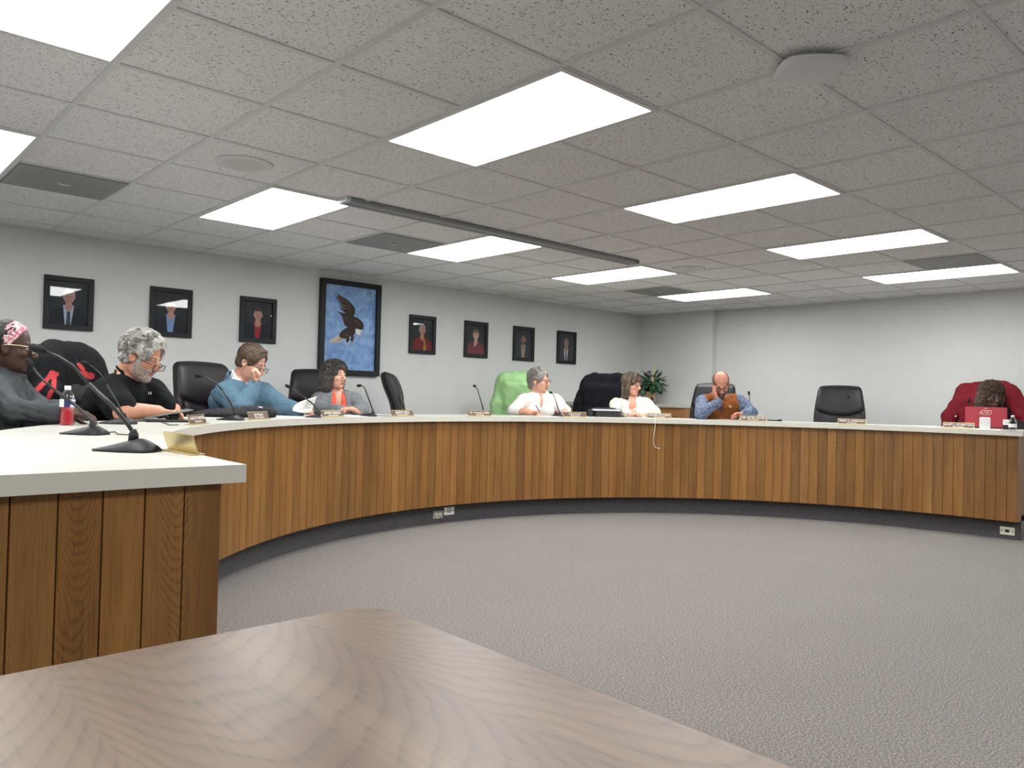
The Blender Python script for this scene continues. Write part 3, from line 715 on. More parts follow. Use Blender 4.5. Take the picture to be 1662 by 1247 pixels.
def hair_field(p, shape, vox=.004, m=None, fold=(.004, 90), name='hair', seed=3, pad=.13, low=.28):
    lo = p.HO-p.base-np.array((pad+.03,)*3); hi = p.HO-p.base+np.array((pad+.03,)*3); lo[2] -= low-.13
    fd = Field(lo, hi, vox); shape(fd)
    if fold: fd.disp(folds(fold[0], fold[1], seed))
    V, F = fd.mesh(); return np_mesh(name, V, F, m, p.root)
def cap_hair(p, fd, t=.010, hairline=.052, side=-.03, neck=-.055, k=.01):
    """short hair hugging the skull, face and ears left open"""
    P = lambda x, y, z: hp(p, x, y, z); s = p.hs; R = p.HR
    fd.ell(P(0, -.014, .036), np.array((.077+t, .097+t, .085+t))*s, R, k)
    fd.ell(P(0, -.05, -.02), np.array((.062+t*.8, .055+t*.6, .06+t))*s, R, .015)
    # open the face
    fd.ell(P(0, .115, -.035), np.array((.078, .085, hairline+.035+.03))*s, R, .006, 's')
    fd.ell(P(0, .065, -.085), np.array((.11, .085, .075))*s, R, .006, 's')
    for q in (-1, 1): fd.ell(P(q*.09, .004, -.02), np.array((.03, .024, .036))*s, R, .004, 's')
    fd.ell(P(0, -.02, -.145), np.array((.12, .12, .145+neck))*s, R, .004, 's')
def face_cut(p, fd, hairline=.05, k=.006):
    fd.ell(hp(p, 0, .115, -.035), np.array((.080, .088, hairline+.065))*p.hs, p.HR, k, 's')
def brows(p, m, th=.0042, z=.0215):
    for q in (-1, 1):
        MB().tube([hp(p, q*.014, .0885, z-.002), hp(p, q*.030, .087, z+.003), hp(p, q*.046, .074, z-.002)], [th*p.hs, th*1.1*p.hs, th*.5*p.hs], 8).build('eyebrow', m, p.root)
def glasses(p, m, w=.052, h=.034, drop=0., fwd=.0, rim=.0022, lens=True, name='glasses', temple=None, roundness=.45):
    g = MB(); ln = MB(); y = .104+fwd; zc = -.002+drop; s = p.hs
    for q in (-1, 1):
        P = []
        for k in range(25):
            t = 2*PI*k/24; x = math.copysign(abs(math.cos(t))**roundness, math.cos(t))*w/2; z = math.copysign(abs(math.sin(t))**roundness, math.sin(t))*h/2
            P.append(hp(p, q*.034+x, y-.06*(q*.034+x)**2*10, zc+z))
        g.tube(P, rim*s, 6, caps=False); ln.poly(P[:-1])
        g.tube([hp(p, q*(.034+w/2), y-.022, zc+h*.3), hp(p, q*.076, .05, zc+h*.3+.002), hp(p, q*.084, -.005, .006), hp(p, q*.083, -.022, -.006)], rim*1.1*s, 6)
    g.tube([hp(p, -.009, y, zc+h*.18), hp(p, 0, y+.002, zc+h*.26), hp(p, .009, y, zc+h*.18)], rim*s, 6)
    o = g.build(name, m, p.root)
    if lens: ln.build('lens', M_lens, o)
    return o
def strands(p, n, length, m, seed=2, th=.0022, curl=.0, out=.012, region=None, flow=(0, -1, -.6), name='hair_locks', wave=0., seg=9, hang=-.02, spread=.35, sc=(1., 1., 1.)):
    """locks that follow the scalp shell along a combing direction and then hang under their own weight"""
    rnd = random.Random(seed); g = MB(); s = p.hs; gdir = nrm(p.HR.T@np.array((0, 0, -1.))); A = np.array((.077+out, .097+out, .086+out))*np.array(sc); C0 = np.array((0, -.014, .036))
    for _ in range(n):
        while True:
            v = nrm((rnd.gauss(0, 1), rnd.gauss(0, 1), rnd.gauss(0, 1)+.2))
            if region(v): break
        c = C0+v*A*rnd.uniform(.96, 1.03); k = rnd.uniform(.97, 1.06); pts = [c]; L = length*rnd.uniform(.65, 1.15); ph = rnd.uniform(0, 6.3)
        fl = np.array(flow(v) if callable(flow) else flow, float); fl = nrm(fl)+np.array([rnd.uniform(-spread, spread) for _ in range(3)])
        d = None
        for i in range(1, seg+1):
            nv = nrm((c-C0)/A**2)
            if c[2] > hang:
                t_ = fl-nv*(fl@nv); t_ = nrm(t_); d = t_ if d is None else nrm(d*.5+t_*.5); c = c+d*L/seg
                e = (c-C0)/A; c = C0+e/np.linalg.norm(e)*k*A
            else:
                d = nrm((d if d is not None else gdir)*.45+gdir*.55); c = c+d*L/seg
            a1 = nrm(np.cross(d, nv)); pts.append(c+a1*(curl*math.cos(ph+i*2.)+wave*math.sin(ph+i*.9))+nv*curl*math.sin(ph+i*2.))
        g.tube([hp(p, *x) for x in pts], [th*s*(1-.45*i/seg) for i in range(seg+1)], 5)
    return g.build(name, m, p.root)
def beard(p, m, t=.006, low=True, seed=5, vox=.003, top=-.035):
    s = p.hs; R = p.HR; P = lambda x, y, z: hp(p, x, y, z)
    def sh(fd):
        fd.ell(P(0, .022, -.03), np.array((.063+t, .066+t*.8, .085+t))*s, R, .01); fd.ell(P(0, .03, -.078), np.array((.05+t, .05+t, .038+t))*s, R, .015)
        fd.ell(P(0, .068, -.103), np.array((.026+t, .018+t, .016+t))*s, R, .015)
        fd.cap(P(-.022, .086, -.053), P(.022, .086, -.053), (.006+t*.6)*s, k=.006)
        fd.disp(folds(.0015, 260, seed))
        fd.ell(P(0, .105, -.066), np.array((.021, .02, .0095))*s, R, .003, 's')
        fd.ell(P(0, .115, .012), np.array((.075, .075, .058))*s, R, .005, 's')
        for q in (-1, 1): fd.ell(P(q*.045, .085, -.018), np.array((.036, .05, .031))*s, R, .005, 's')
        fd.half(P(0, 0, top+.02), R[:, 2]*1.+R[:, 1]*0, 0); fd.half(P(0, .0, -.05), -R[:, 1]*.9-R[:, 2]*.3, 0)
    return hair_field(p, sh, vox, m, None, 'beard', pad=.12)

# ------------------------------------------------------------------ pictures on the wall
def ellp(cx, cz, rx, rz, n=20, a0=0, a1=2*PI): return [(cx+rx*math.cos(a0+(a1-a0)*k/n), cz+rz*math.sin(a0+(a1-a0)*k/n)) for k in range(n)]
def frame_bars(w, h, t, d, m, parent, dep=.0):
    b = MB()
    # four mitred bars with a small inner step
    for (x0, z0, x1, z1) in ((-w/2, h/2-t, w/2, h/2), (-w/2, -h/2, w/2, -h/2+t), (-w/2, -h/2+t, -w/2+t, h/2-t), (w/2-t, -h/2+t, w/2, h/2-t)):
        b.box(((x0+x1)/2, -d/2, (z0+z1)/2), (x1-x0, d, z1-z0), bev=.004)
    return b.build('frame', m, parent)
def layers(polys, parent, y0=-.006, name='artwork', step=.0005):
    b = MB(); ms = []
    for i, (pts, col) in enumerate(polys):
        m = mat('paint_'+col, col, .75, var=.12, vs=60, spec=.2)
        if m not in ms: ms.append(m)
        b.add([(x, y0-step*i, z) for x, z in pts], [list(range(len(pts)))[::-1]], ms.index(m))
    return b.build(name, ms, parent)
def portrait(xc, label, bg, coat, shirt, tie, skin, hair, hs, kind, beard_=None, glass=False, scale=1., extra=None):
    W, Hh, t = .366, .436, .042; zc = 1.8515
    r = empty('framed_portrait', (xc, YW, zc), 0, label, 'framed portrait', 'black framed portraits on the wall')
    frame_bars(W, Hh, t, .026, M_frame, r)
    w, h = W/2-t+.002, Hh/2-t+.002; cz = .02*scale; s = scale
    P = [([(-w, -h), (w, -h), (w, h), (-w, h)], bg)]
    sh = -.075*s
    P.append(([(-min(w, .125*s), -h), (-min(w, .118*s), sh-.03), (-.085*s, sh+.0), (-.03*s, sh+.03), (.03*s, sh+.03), (.085*s, sh), (min(w, .118*s), sh-.03), (min(w, .125*s), -h)], coat))
    if shirt: P.append(([(-.034*s, sh+.034), (.034*s, sh+.034), (.022*s, -h*.6-.02), (.016*s, -h), (-.02*s, -h)], shirt))
    if tie: P.append(([(-.008*s, sh+.01), (.009*s, sh+.01), (.014*s, -h), (-.014*s, -h)], tie))
    if kind == 'f': P.append((ellp(0, cz+.008, .046*s, .056*s), hair))
    P.append(([(-.02*s, sh+.05), (.02*s, sh+.05), (.024*s, sh+.01), (0, sh-.012), (-.024*s, sh+.01)], skin))
    if kind != 'bald': P.append((ellp(0, cz+.016*s, .037*s, .042*s), hair))
    P.append((ellp(0, cz-.004, .033*s, .044*s), skin))
    for q in (-1, 1): P.append((ellp(q*.034*s, cz-.006, .005, .010, 10), skin))
    if kind != 'bald': P.append((ellp(0, cz+.036*s, .030*s, .012*s, 16), hair))
    for q in (-1, 1):
        P.append((ellp(q*.0125*s, cz+.001, .0055, .002, 10), '3b2a26')); P.append(([(q*.007, cz+.008), (q*.019, cz+.009), (q*.019, cz+.011), (q*.007, cz+.010)], hair if hair != 'c9c4bd' else '8d7a70'))
    P.append(([(-.004, cz-.016), (0, cz+.0), (.004, cz-.016)], hs)); 
    if beard_: P.append((ellp(0, cz-.033*s, .018*s, .014*s, 14), beard_))
    P.append((ellp(0, cz-.0255*s, .011*s, .0028*s, 12), 'e6d9d0' if kind == 'f' else '8c4b45'))
    if glass:
        for q in (-1, 1): P.append((ellp(q*.0135*s, cz+.001, .009, .0065, 12), '6b5f5b')); P.append((ellp(q*.0135*s, cz+.001, .0075, .005, 12), skin)); P.append((ellp(q*.0135*s, cz+.001, .004, .0018, 8), '3b2a26'))
    if extra: P += extra(w, h, sh, cz)
    S_ = 1.22; P = [P[0]]+[([(max(-w, min(w, x*S_)), max(-h, min(h, -h+(z+h)*S_*.97))) for x, z in q_], c_) for q_, c_ in P[1:]]
    layers(P, r, -.004, 'photograph')
    b = MB(); b.add([(-w, -.019, -h), (w, -.019, -h), (w, -.019, h), (-w, -.019, h)], [(0, 1, 2, 3)]); b.build('glass', M_glass, r)
PX = [1.618, 2.432, 3.245, 5.198, 5.993, 6.786, 7.582]
portrait(PX[0], 'leftmost framed portrait, white-haired man in dark suit and blue shirt', '2d3437', '20242a', '9fb1c4', '3a4048', 'a87f74', 'a89a92', '8d665c', 'm')
portrait(PX[1], 'framed portrait of a short-haired man in an open light blue shirt', '2a2f31', '1d2227', '7492b8', None, 'b08a7c', '3c302b', '95695c', 'm')
portrait(PX[2], 'framed portrait of a short-haired woman in dark jacket over red top', '2b3136', '1e252d', '8d3236', None, 'ae8878', '463a36', '95695c', 'm')
portrait(PX[3], 'framed portrait of a grey-haired person with glasses in red with gold scarf', '2a2e31', '6f2226', None, None, 'ab8071', '8f8a86', '95695c', 'm', glass=True,
         extra=lambda w, h, sh, cz: [([(.0, sh+.02), (.03, sh-.005), (.045, -h), (.01, -h), (.012, sh-.03)], 'a0762f'), ([(.018, sh-.02), (.028, sh-.04), (.02, sh-.06)], '6f2226')])
portrait(PX[4], 'framed portrait of a woman in a burgundy jacket, hand at her chin', '2b2f33', '6c3136', None, None, 'b8968a', '6a5648', '95695c', 'f',
         extra=lambda w, h, sh, cz: [([(-.012, sh+.045), (.006, sh+.045), (.008, sh+.0), (-.02, sh-.03), (-.03, sh-.02)], 'b8968a')])
portrait(PX[5], 'framed portrait of a bald man with moustache and orange patterned tie', '2a2e32', '24282e', '8d8f98', 'a8693a', '8a6657', '2d2523', '6f4d42', 'bald', '4a403c')
portrait(PX[6], 'framed portrait nearest the room corner, older man in dark suit', '2b2e31', '23272c', 'b9bfc6', '3b3f46', '8f6e60', '77706c', '7b5648', 'm', '8f8680')

# the eagle painting
ew, eh = .72, .985; ez = 1.3585+eh/2
r = empty('eagle_painting', (4.252, YW, ez), 0, 'tall framed painting of a diving eagle on blue sky', 'painting')
frame_bars(ew, eh, .052, .055, M_frame, r)
cw, chh = ew/2-.05, eh/2-.05
def E(x, y):
    v = (y-108-.1*(x-93))/1012; uu = (x-93+33*v)/595; return (-cw+2*cw*uu, chh-2*chh*v)
t = NT('painted_sky'); v = t.coord('Object', (1, 1, 1)); n = t.noise(v, 7, 5, .6, 1.2); t.l(t.ramp(n, [(.32, srgb('5f7fae')), (.5, srgb('7397c4')), (.68, srgb('8fb0d6'))]), t.b.inputs['Base Color']); t.val(t.b, Roughness=.6); t.bump(t.noise(v, 90, 3), .15, .002); M_sky = t.m
b = MB(); b.add([(-cw, -.02, -chh), (cw, -.02, -chh), (cw, -.02, chh), (-cw, -.02, chh)], [(0, 1, 2, 3)]); b.build('canvas', M_sky, r)
body = [(215,225),(265,250),(340,290),(380,330),(420,380),(437,420),(430,470),(415,498),(470,520),(515,560),(535,610),(530,650),(500,662),(470,652),(440,645),(435,700),(415,722),(420,770),(395,812),(375,780),(385,742),(365,742),(368,780),(345,820),(328,800),(330,762),(290,770),(255,750),(250,710),(280,670),(345,625),(310,605),(298,560),(280,500),(262,470),(230,440),(270,450),(330,465),(250,395),(310,415),(240,365),(300,385),(222,330),(290,355),(205,297),(270,320),(190,265),(255,290),(200,248),(250,262)]
P = [([E(*q) for q in [(258,712),(130,795),(150,812),(205,800),(195,820),(250,812),(322,765)]], 'b9ab9c'), ([E(*q) for q in body], '3a322e'),
     ([E(*q) for q in [(438,645),(500,664),(506,700),(490,728),(455,712),(436,690)]], 'cfd3d4'), ([E(*q) for q in [(492,690),(510,690),(512,720),(500,760),(490,735)]], 'a8a08a')]
for a_, c_ in (((345, 815), (352, 850)), ((395, 808), (398, 850))):
    P.append(([E(a_[0]-5, a_[1]), E(a_[0]+5, a_[1]), E(c_[0]+4, c_[1]), E(c_[0]-4, c_[1])], 'a79b83'))
    for dx, dy in ((-20, 14), (2, 30), (16, 26)): P.append(([E(c_[0]-3, c_[1]-4), E(c_[0]+4, c_[1]-2), E(c_[0]+dx, c_[1]+dy)], '8e836f'))
for q in [((262,268),(335,305),(400,372)),((270,300),(330,335),(395,400)),((300,350),(345,372),(400,430)),((320,395),(350,405),(395,450)),((262,455),(300,520),(340,590)),((300,470),(350,540),(380,600)),((400,540),(450,560),(500,610)),((300,690),(330,720),(400,730))]:
    a_, m_, c_ = q; P.append(([E(*a_), E(m_[0], m_[1]-5), E(*c_), E(m_[0]-3, m_[1]+4)], '66564b'))
for q in [((215,240),(300,285)),((225,282),(300,318)),((250,345),(320,372)),((262,378),(330,405))]:
    a_, c_ = q; P.append(([E(*a_), E(*c_), E(c_[0]-4, c_[1]+7)], '8f7463'))
P.append(([E(185, 806), E(255, 762), E(300, 752), E(240, 800)], '9c8d7d'))
P.append(([E(570, 1118), E(598, 1106), E(600, 1110), E(580, 1128)], '4a5a72'))
layers(P, r, -.0205, 'painted_eagle', .0003)
b = MB(); b.tube([(0, -.02, eh/2-.01), (0, -.006, ZC-ez-.012)], .0016, 6); b.tube([(-.012, -.006, ZC-ez-.004), (0, -.012, ZC-ez-.016), (.012, -.006, ZC-ez-.004)], .003, 6); b.build('hanging_wire', M_steel, r)

# ------------------------------------------------------------------ credenza, plant
M_cwood = mat('credenza_wood', '9a6f42', .45, var=.12, vs=8, stretch=(1, 1, .15)); M_cwood2 = mat('credenza_wood_dark', '7d5733', .45, var=.1, vs=8, stretch=(1, 1, .15))
crx, cry = 7.22, 6.45; cz = 1.125
r = empty('credenza', ((crx+XB)/2, (cry+YW)/2, ZD), 0, 'low L-shaped wooden credenza with pale top along the far corner', 'credenza')
off = np.array(((crx+XB)/2, (cry+YW)/2, ZD)); L2 = 8.62; yb2 = 5.96
b = MB(); b.prism([(crx-.02, cry-.02), (L2-.02, cry-.02), (L2-.02, yb2), (XB-.002, yb2), (XB-.002, YW-.002), (crx-.02, YW-.002)], cz-.045, cz); b.build('counter_top', M_lam, r, off)
b = MB(); b.prism([(crx, cry), (L2, cry), (L2, yb2+.01), (XB-.004, yb2+.01), (XB-.004, YW-.004), (crx, YW-.004)], ZD, cz-.045); b.build('cabinet_body', M_cwood, r, off)
for k in range(3):
    x0 = crx+.03+k*.46; b = MB(); b.box((x0+.21, cry-.01, (ZD+.08+cz-.08)/2), (.42, .02, cz-ZD-.18), bev=.004)
    b.box((x0+.21, cry-.021, (ZD+.08+cz-.08)/2), (.30, .006, cz-ZD-.32), 1, bev=.003); d = b.build('door', [M_cwood, M_cwood2], r, off)
    b = MB(); b.box((x0+.38, cry-.03, .85), (.012, .02, .08), bev=.004); b.build('handle', M_steel, d, off)
b = MB(); b.box((L2-.01, (yb2+cry)/2, (ZD+.08+cz-.08)/2), (.02, cry-yb2-.06, cz-ZD-.18), bev=.004); b.box((L2-.021, (yb2+cry)/2, (ZD+.08+cz-.08)/2), (.006, cry-yb2-.18, cz-ZD-.32), 1, bev=.003); b.build('door', [M_cwood, M_cwood2], r, off)
pp = np.array((8.80, 6.66, cz)); r = empty('potted_plant', pp, 0, 'leafy green potted plant on the credenza in the corner', 'plant')
MB().lathe([(.055, 0), (.07, .06), (.085, .14), (.09, .145), (.09, .165), (.078, .165), (.075, .14)], n=24).build('pot', mat('pot_tan', 'b79877', .6), r)
MB().lathe([(.074, .14), (.03, .15), (.001, .152)], n=16).build('soil', mat('soil', '3a2c22', .9), r)
lf = MB(); rnd = random.Random(4)
for k in range(210):
    a = rnd.uniform(0, 2*PI); e = rnd.uniform(.0, 1.35); Lr = rnd.uniform(.12, .27); d = np.array((math.cos(a)*math.cos(e), math.sin(a)*math.cos(e), math.sin(e)))
    st = np.array((0, 0, .17)); mid_ = st+d*Lr*.6+np.array((0, 0, .05)); tip = st+d*Lr+np.array((0, 0, .05-.16*math.cos(e)*rnd.random()))
    if st[2]+d[2] < 0: continue
    dr = nrm(tip-mid_+np.array((0, 0, -.03))); sd = nrm(np.cross(dr, (rnd.uniform(-.5, .5), rnd.uniform(-.5, .5), 1.)))*rnd.uniform(.020, .032); ln_ = rnd.uniform(.09, .13)
    lf.tube([st, mid_, mid_+(tip-mid_)*.4], .0018, 4, 1, caps=False)
    p0 = mid_+(tip-mid_)*.2; p1 = p0+dr*ln_*.45; p2 = p0+dr*ln_; dn = np.array((0, 0, -.006))
    lf.add([p0, p1+sd, p2, p1-sd, p1+dn], [(0, 1, 4), (1, 2, 4), (2, 3, 4), (3, 0, 4)], 0, True)
lf.build('foliage', [mat('leaf_green', '3d6244', .5, var=.35, vs=25), mat('stem_green', '4d6a3c', .6)], r)
b = MB(); b.box((-.045, -.075, .40), (.014, .014, .26), R=roty(.05)); b.build('stake', mat('stake_yellow', 'cdbd7c', .5), r)
b = MB()
for k in range(14): b.sphere((-.07+rnd.uniform(-.05, .08), rnd.uniform(-.08, .02), .40+rnd.uniform(-.02, .05)), (.018, .018, .014), 0, 8)
b.build('blossoms', mat('blossom_purple', '6b5866', .7, var=.3), r)

# ------------------------------------------------------------------ chairs
def backrest_mesh(inf=0., fold=None):
    NU, NV = 64, 56; V = []; 
    for j in range(NV+1):
        v = j/NV; z = .50+.67*v
        cyv = -.235-.10*v+.035*math.sin(v*PI*1.15)-.02*v*v
        w = .275-.045*v-.01*math.cos(v*6); th = .05+.022*math.exp(-((v-.78)/.2)**2)+.008*math.exp(-((v-.3)/.18)**2)
        e = max(0, (v-.90)/.10); w *= math.sqrt(max(1e-4, 1-(e*.62)**3)); th *= math.sqrt(max(2e-3, 1-e**2.6)) 
        e2 = max(0, (.06-v)/.06); th *= math.sqrt(max(2e-3, 1-e2**2.4))
        for i in range(NU):
            t = 2*PI*i/NU; c, s = math.cos(t), math.sin(t); x = w*math.copysign(abs(c)**.42, c); y = th*math.copysign(abs(s)**.62, s)
            xn = x/w
            zz = z + (.0 if v < .97 else -.018*xn*xn*0)
            if s > 0:
                vs_ = .47+.13*xn*xn; y -= .020*math.exp(-((v-vs_)/.022)**2)*(1-abs(xn)**8); 
                if v > vs_: y += .012*(1-xn**4)*min(1, (v-vs_)/.08)*min(1, max(0, (1-v)/.05))
                else: y -= .012*math.exp(-((abs(xn)-.78)/.05)**2); y += .008*(1-min(1, abs(xn)/.75)**2)
            V.append((x, cyv+y+.05*xn*xn*.6, zz-.012*xn*xn*min(1, max(0, (v-.85)/.15))))
    F = [(j*NU+i, j*NU+(i+1) % NU, (j+1)*NU+(i+1) % NU, (j+1)*NU+i) for j in range(NV) for i in range(NU)]
    F.append(tuple(range(NU))[::-1]); F.append(tuple(NV*NU+i for i in range(NU))); return V, F
def make_chair(label):
    r = empty('office_chair', (0, 0, 0), 0, label, 'chair', 'dark leather office chairs behind the desk')
    b = MB(); V, F = backrest_mesh(); b.add(V, F, 0, True); b.build('backrest', M_leather, r)
    fd = Field((-.32, -.32, .36), (.32, .34, .56), .01); fd.box((0, .02, .46), (.26, .25, .05), rad=.045); fd.ell((0, .24, .455), (.24, .06, .05), k=.04); V, F = fd.mesh(); np_mesh('seat', V, F, M_leather, r)
    for q in (-1, 1):
        b = MB(); b.tube([(q*.27, -.16, .44), (q*.315, -.17, .54), (q*.315, -.13, .62), (q*.31, .0, .64), (q*.31, .16, .635), (q*.315, .21, .60), (q*.31, .17, .52), (q*.27, .1, .43)], [.016]*8, 8); b.box((q*.31, .02, .65), (.05, .28, .035), bev=.014); b.build('armrest', M_black, r)
    MB().lathe([(.032, .08), (.032, .30), (.022, .30), (.022, .41)], n=14).build('gas_column', M_black, r)
    b = MB(); cs = MB()
    for k in range(5):
        a = 2*PI*k/5+.3; d = np.array((math.cos(a), math.sin(a), 0)); b.tube([d*.03+(0, 0, .11), d*.2+(0, 0, .095), d*.31+(0, 0, .075)], [.026, .02, .015], 8)
        pcs = d*.31; cs = MB(); cs.lathe([(.001, -.02), (.026, -.02), (.028, 0), (.026, .02), (.001, .02)], (pcs[0], pcs[1], .028), 14, R=rotz(a)@rotx(PI/2)).build('caster', M_black, r)
    b.build('star_base', M_black, r); return r
def face_centre(p): return math.atan2(CY-p[1], CX-p[0])-PI/2
chair_proto = None
def put_chair(px_, rad, label, rot=None, py_=640, dist=None):
    global chair_proto
    p = atr(px_, py_, rad) if dist is None else atd(px_, py_, dist)
    if chair_proto is None: chair_proto = make_chair(label); c = chair_proto
    else: c = copy_tree(chair_proto); c['label'] = label
    rz = face_centre(p) if rot is None else rot
    # the backrest stands .3 behind the seat centre: p is the backrest position
    f = np.array((-math.sin(rz), math.cos(rz), 0)); q = np.array((p[0], p[1], 0))+f*.30
    c.location = (q[0], q[1], ZD); c.rotation_euler = (0, 0, rz); return c, q, rz
# the image-right direction at a pixel gives headings for the turned chairs
def heading(px_, az):
    p = atd(px_, 640, 5.); tc = nrm((-p[0], -p[1], 0)); rt = nrm(np.cross((0, 0, 1.), tc))
    if rt@cR < 0: rt = -rt
    f = math.cos(math.radians(az))*tc+math.sin(math.radians(az))*rt; return math.atan2(-f[0], f[1])
c9 = put_chair(1363, 4.5, 'empty dark leather chair facing the camera behind the second plate from right')
c1 = put_chair(108, 0, 'leather chair with a black and red jacket over it, left of the man in black', heading(108, 52), dist=4.8)
c3 = put_chair(328, 0, 'wide leather chair behind the man in the blue jacket', heading(328, 32), dist=6.05)
c4 = put_chair(512, 0, 'dark chair behind the woman in the grey blazer', heading(512, 12), dist=7.3)
c5 = put_chair(636, 0, 'empty leather chair turned sideways below the eagle painting', heading(636, 84), dist=7.75)
c6 = put_chair(846, 0, 'chair under the light green jacket', heading(846, 10), dist=8.85)
c7 = put_chair(985, 0, 'chair under the black coat behind the woman in cream', heading(985, -12), dist=9.0)
c8 = put_chair(1160, 0, 'dark chair behind the bald man in the orange vest', heading(1160, -8), dist=8.95)
c10 = put_chair(1604, 0, 'chair under the dark red coat at the far right', heading(1600, -25), dist=8.0)
c0 = put_chair(-75, 0, 'chair of the woman in grey, almost cut off by the left edge', heading(-60, 75), dist=3.8)

def draped(c, name, label, cat, w, zbot, mats, fold, seed, mi=None, sl=(.6, .6), top=1.19, extra=None, vox=.009, spread=.10, swing=.0, front=0.):
    _, q, rz = c; r = empty(name, (q[0], q[1], ZD), rz, label, cat)
    fd = Field((-w-.28, -.60, zbot-.1), (w+.28, .12, top+.12), vox)
    fd.cap((-w+.03, -.31, top-.075), (w-.03, -.31, top-.075), .085, k=.05); fd.cap((-w*.5, -.33, top-.04), (w*.5, -.33, top-.04), .075, k=.05)
    zc_ = (top-.08+zbot)/2; fd.box((0, -.30+front/2, zc_), (w+.02, .095+front/2, (top-.08-zbot)/2), rad=.07, k=.05)
    fd.box((0, -.36, zc_), (w+.06, .08, (top-.1-zbot)/2), rad=.07, k=.05)
    for s_, zl in ((-1, sl[0]), (1, sl[1])):
        if zl is None: continue
        fd.cap((s_*(w-.02), -.29, top-.12), (s_*(w+spread), -.22, (top+zl)/2), .085, .07, .05); fd.cap((s_*(w+spread), -.22, (top+zl)/2), (s_*(w+spread*.8), -.17+swing, zl), .07, .062, .03)
    if extra: extra(fd)
    fd.disp(folds(fold[0], fold[1], seed, 1.2, 1., .35)); fd.disp(folds(fold[0]*.4, fold[1]*2.6, seed+9, 1., 1., .5))
    V, F = fd.mesh(); o = np_mesh('cloth', V, F, mats, r, mi(V, F) if mi else None); return r
M_blackcloth = mfab('black_cloth', '101114', .15, 0.21, 8); M_redcloth = mat('red_stripe', 'b3282c', .7, var=.08)
_, q1_, rz1 = c1; Mi = rotz(-rz1)
SEG = [tuple(Mi@(atd(x, y, 4.5)-np.array((q1_[0], q1_[1], ZD))) for x, y in ((xa, ya), (xb_3, yb_3)))+(w_,) for xa, ya, xb_3, yb_3, w_ in ((57, 636, 84, 608, .013), (84, 606, 91, 608, .016), (88, 608, 87, 632, .012), (72, 660, 83, 636, .013), (130, 590, 137, 598, .012), (138, 606, 153, 610, .020))]
def mi_j(V, F):
    c = V[F].mean(1); out = np.zeros(len(c), bool)
    n = Mi@nrm(-atd(95, 620, 4.5)+CAM)
    for a_, b_2, w_ in SEG:
        d = b_2-a_; v = c-a_; v = v-np.outer(v@n, n); d = d-n*(d@n); t_ = np.clip(v@d/(d@d), 0, 1); out |= (np.linalg.norm(v-np.outer(t_, d), axis=1) < w_)
    front_ = (c@n) > (np.median(c@n)-.02); return (out & front_).astype(int)
draped(c1, 'draped_jacket', 'black jacket with red stripes draped over the chair at the left', 'jacket', .215, .52, [M_blackcloth, M_redcloth], (.006, 12), 5, mi_j, (.60, .62), top=1.19, spread=.03, vox=.007)
M_green = mfab('green_nylon', '8fb57d', .08, 0.21, 6, .5)
draped(c6, 'draped_jacket', 'light green windbreaker hung over the chair behind the woman in white', 'jacket', .225, .5, [M_green], (.008, 10), 8, None, (.5, .5), top=1.215, spread=.07, front=.09)
draped(c7, 'draped_coat', 'black coat hung over the chair behind the woman in cream', 'coat', .25, .48, [mfab('navy_black_cloth', '0e1015', .1, 0.17, 7)], (.010, 12), 12, None, (.55, .55), top=1.215, spread=.05, front=.09)
M_redcoat = mfab('dark_red_coat', '6e1822', .12, 0.25, 7); 
def mi_r(V, F):
    c = V[F].mean(1); x, y, z = c[:, 0], c[:, 1], c[:, 2]; return ((y > -.24) & (x < -.26) & (z < .86+.3*(x+.3)) & (z > .70) | (y > -.2) & (np.abs(x+.10+(z-.8)*.3) < .05) & (z < 1.0) & (z > .7)).astype(int)
o = draped(c10, 'draped_coat', 'large dark red coat spread over the chair at the far right', 'coat', .235, .48, [M_redcoat, mat('coat_lining', '1c1a20', .8)], (.013, 11), 21, mi_r, (.52, .52), top=1.20, spread=.11, front=.03)
for x, z in ((-.21, .86), (-.19, 1.0), (.25, .86)): MB().sphere((x, -.155, z), .009, 0, 8).build('button', M_white, o)
# a small dark bracket thing shows above the black coat: part of a desk calendar on the credenza
cp = np.array((7.95, 6.75, cz)); r = empty('desk_sign', cp, .6, 'small black and white object standing on the credenza behind the black coat', 'sign')
b = MB(); b.box((0, 0, .01), (.10, .07, .02), bev=.004); b.box((-.035, 0, .16), (.012, .012, .30)); b.box((0, 0, .31), (.10, .02, .03), bev=.004); b.build('stand', M_black, r); MB().box((.012, -.013, .285), (.06, .008, .03), bev=.002).build('card', M_white, r)

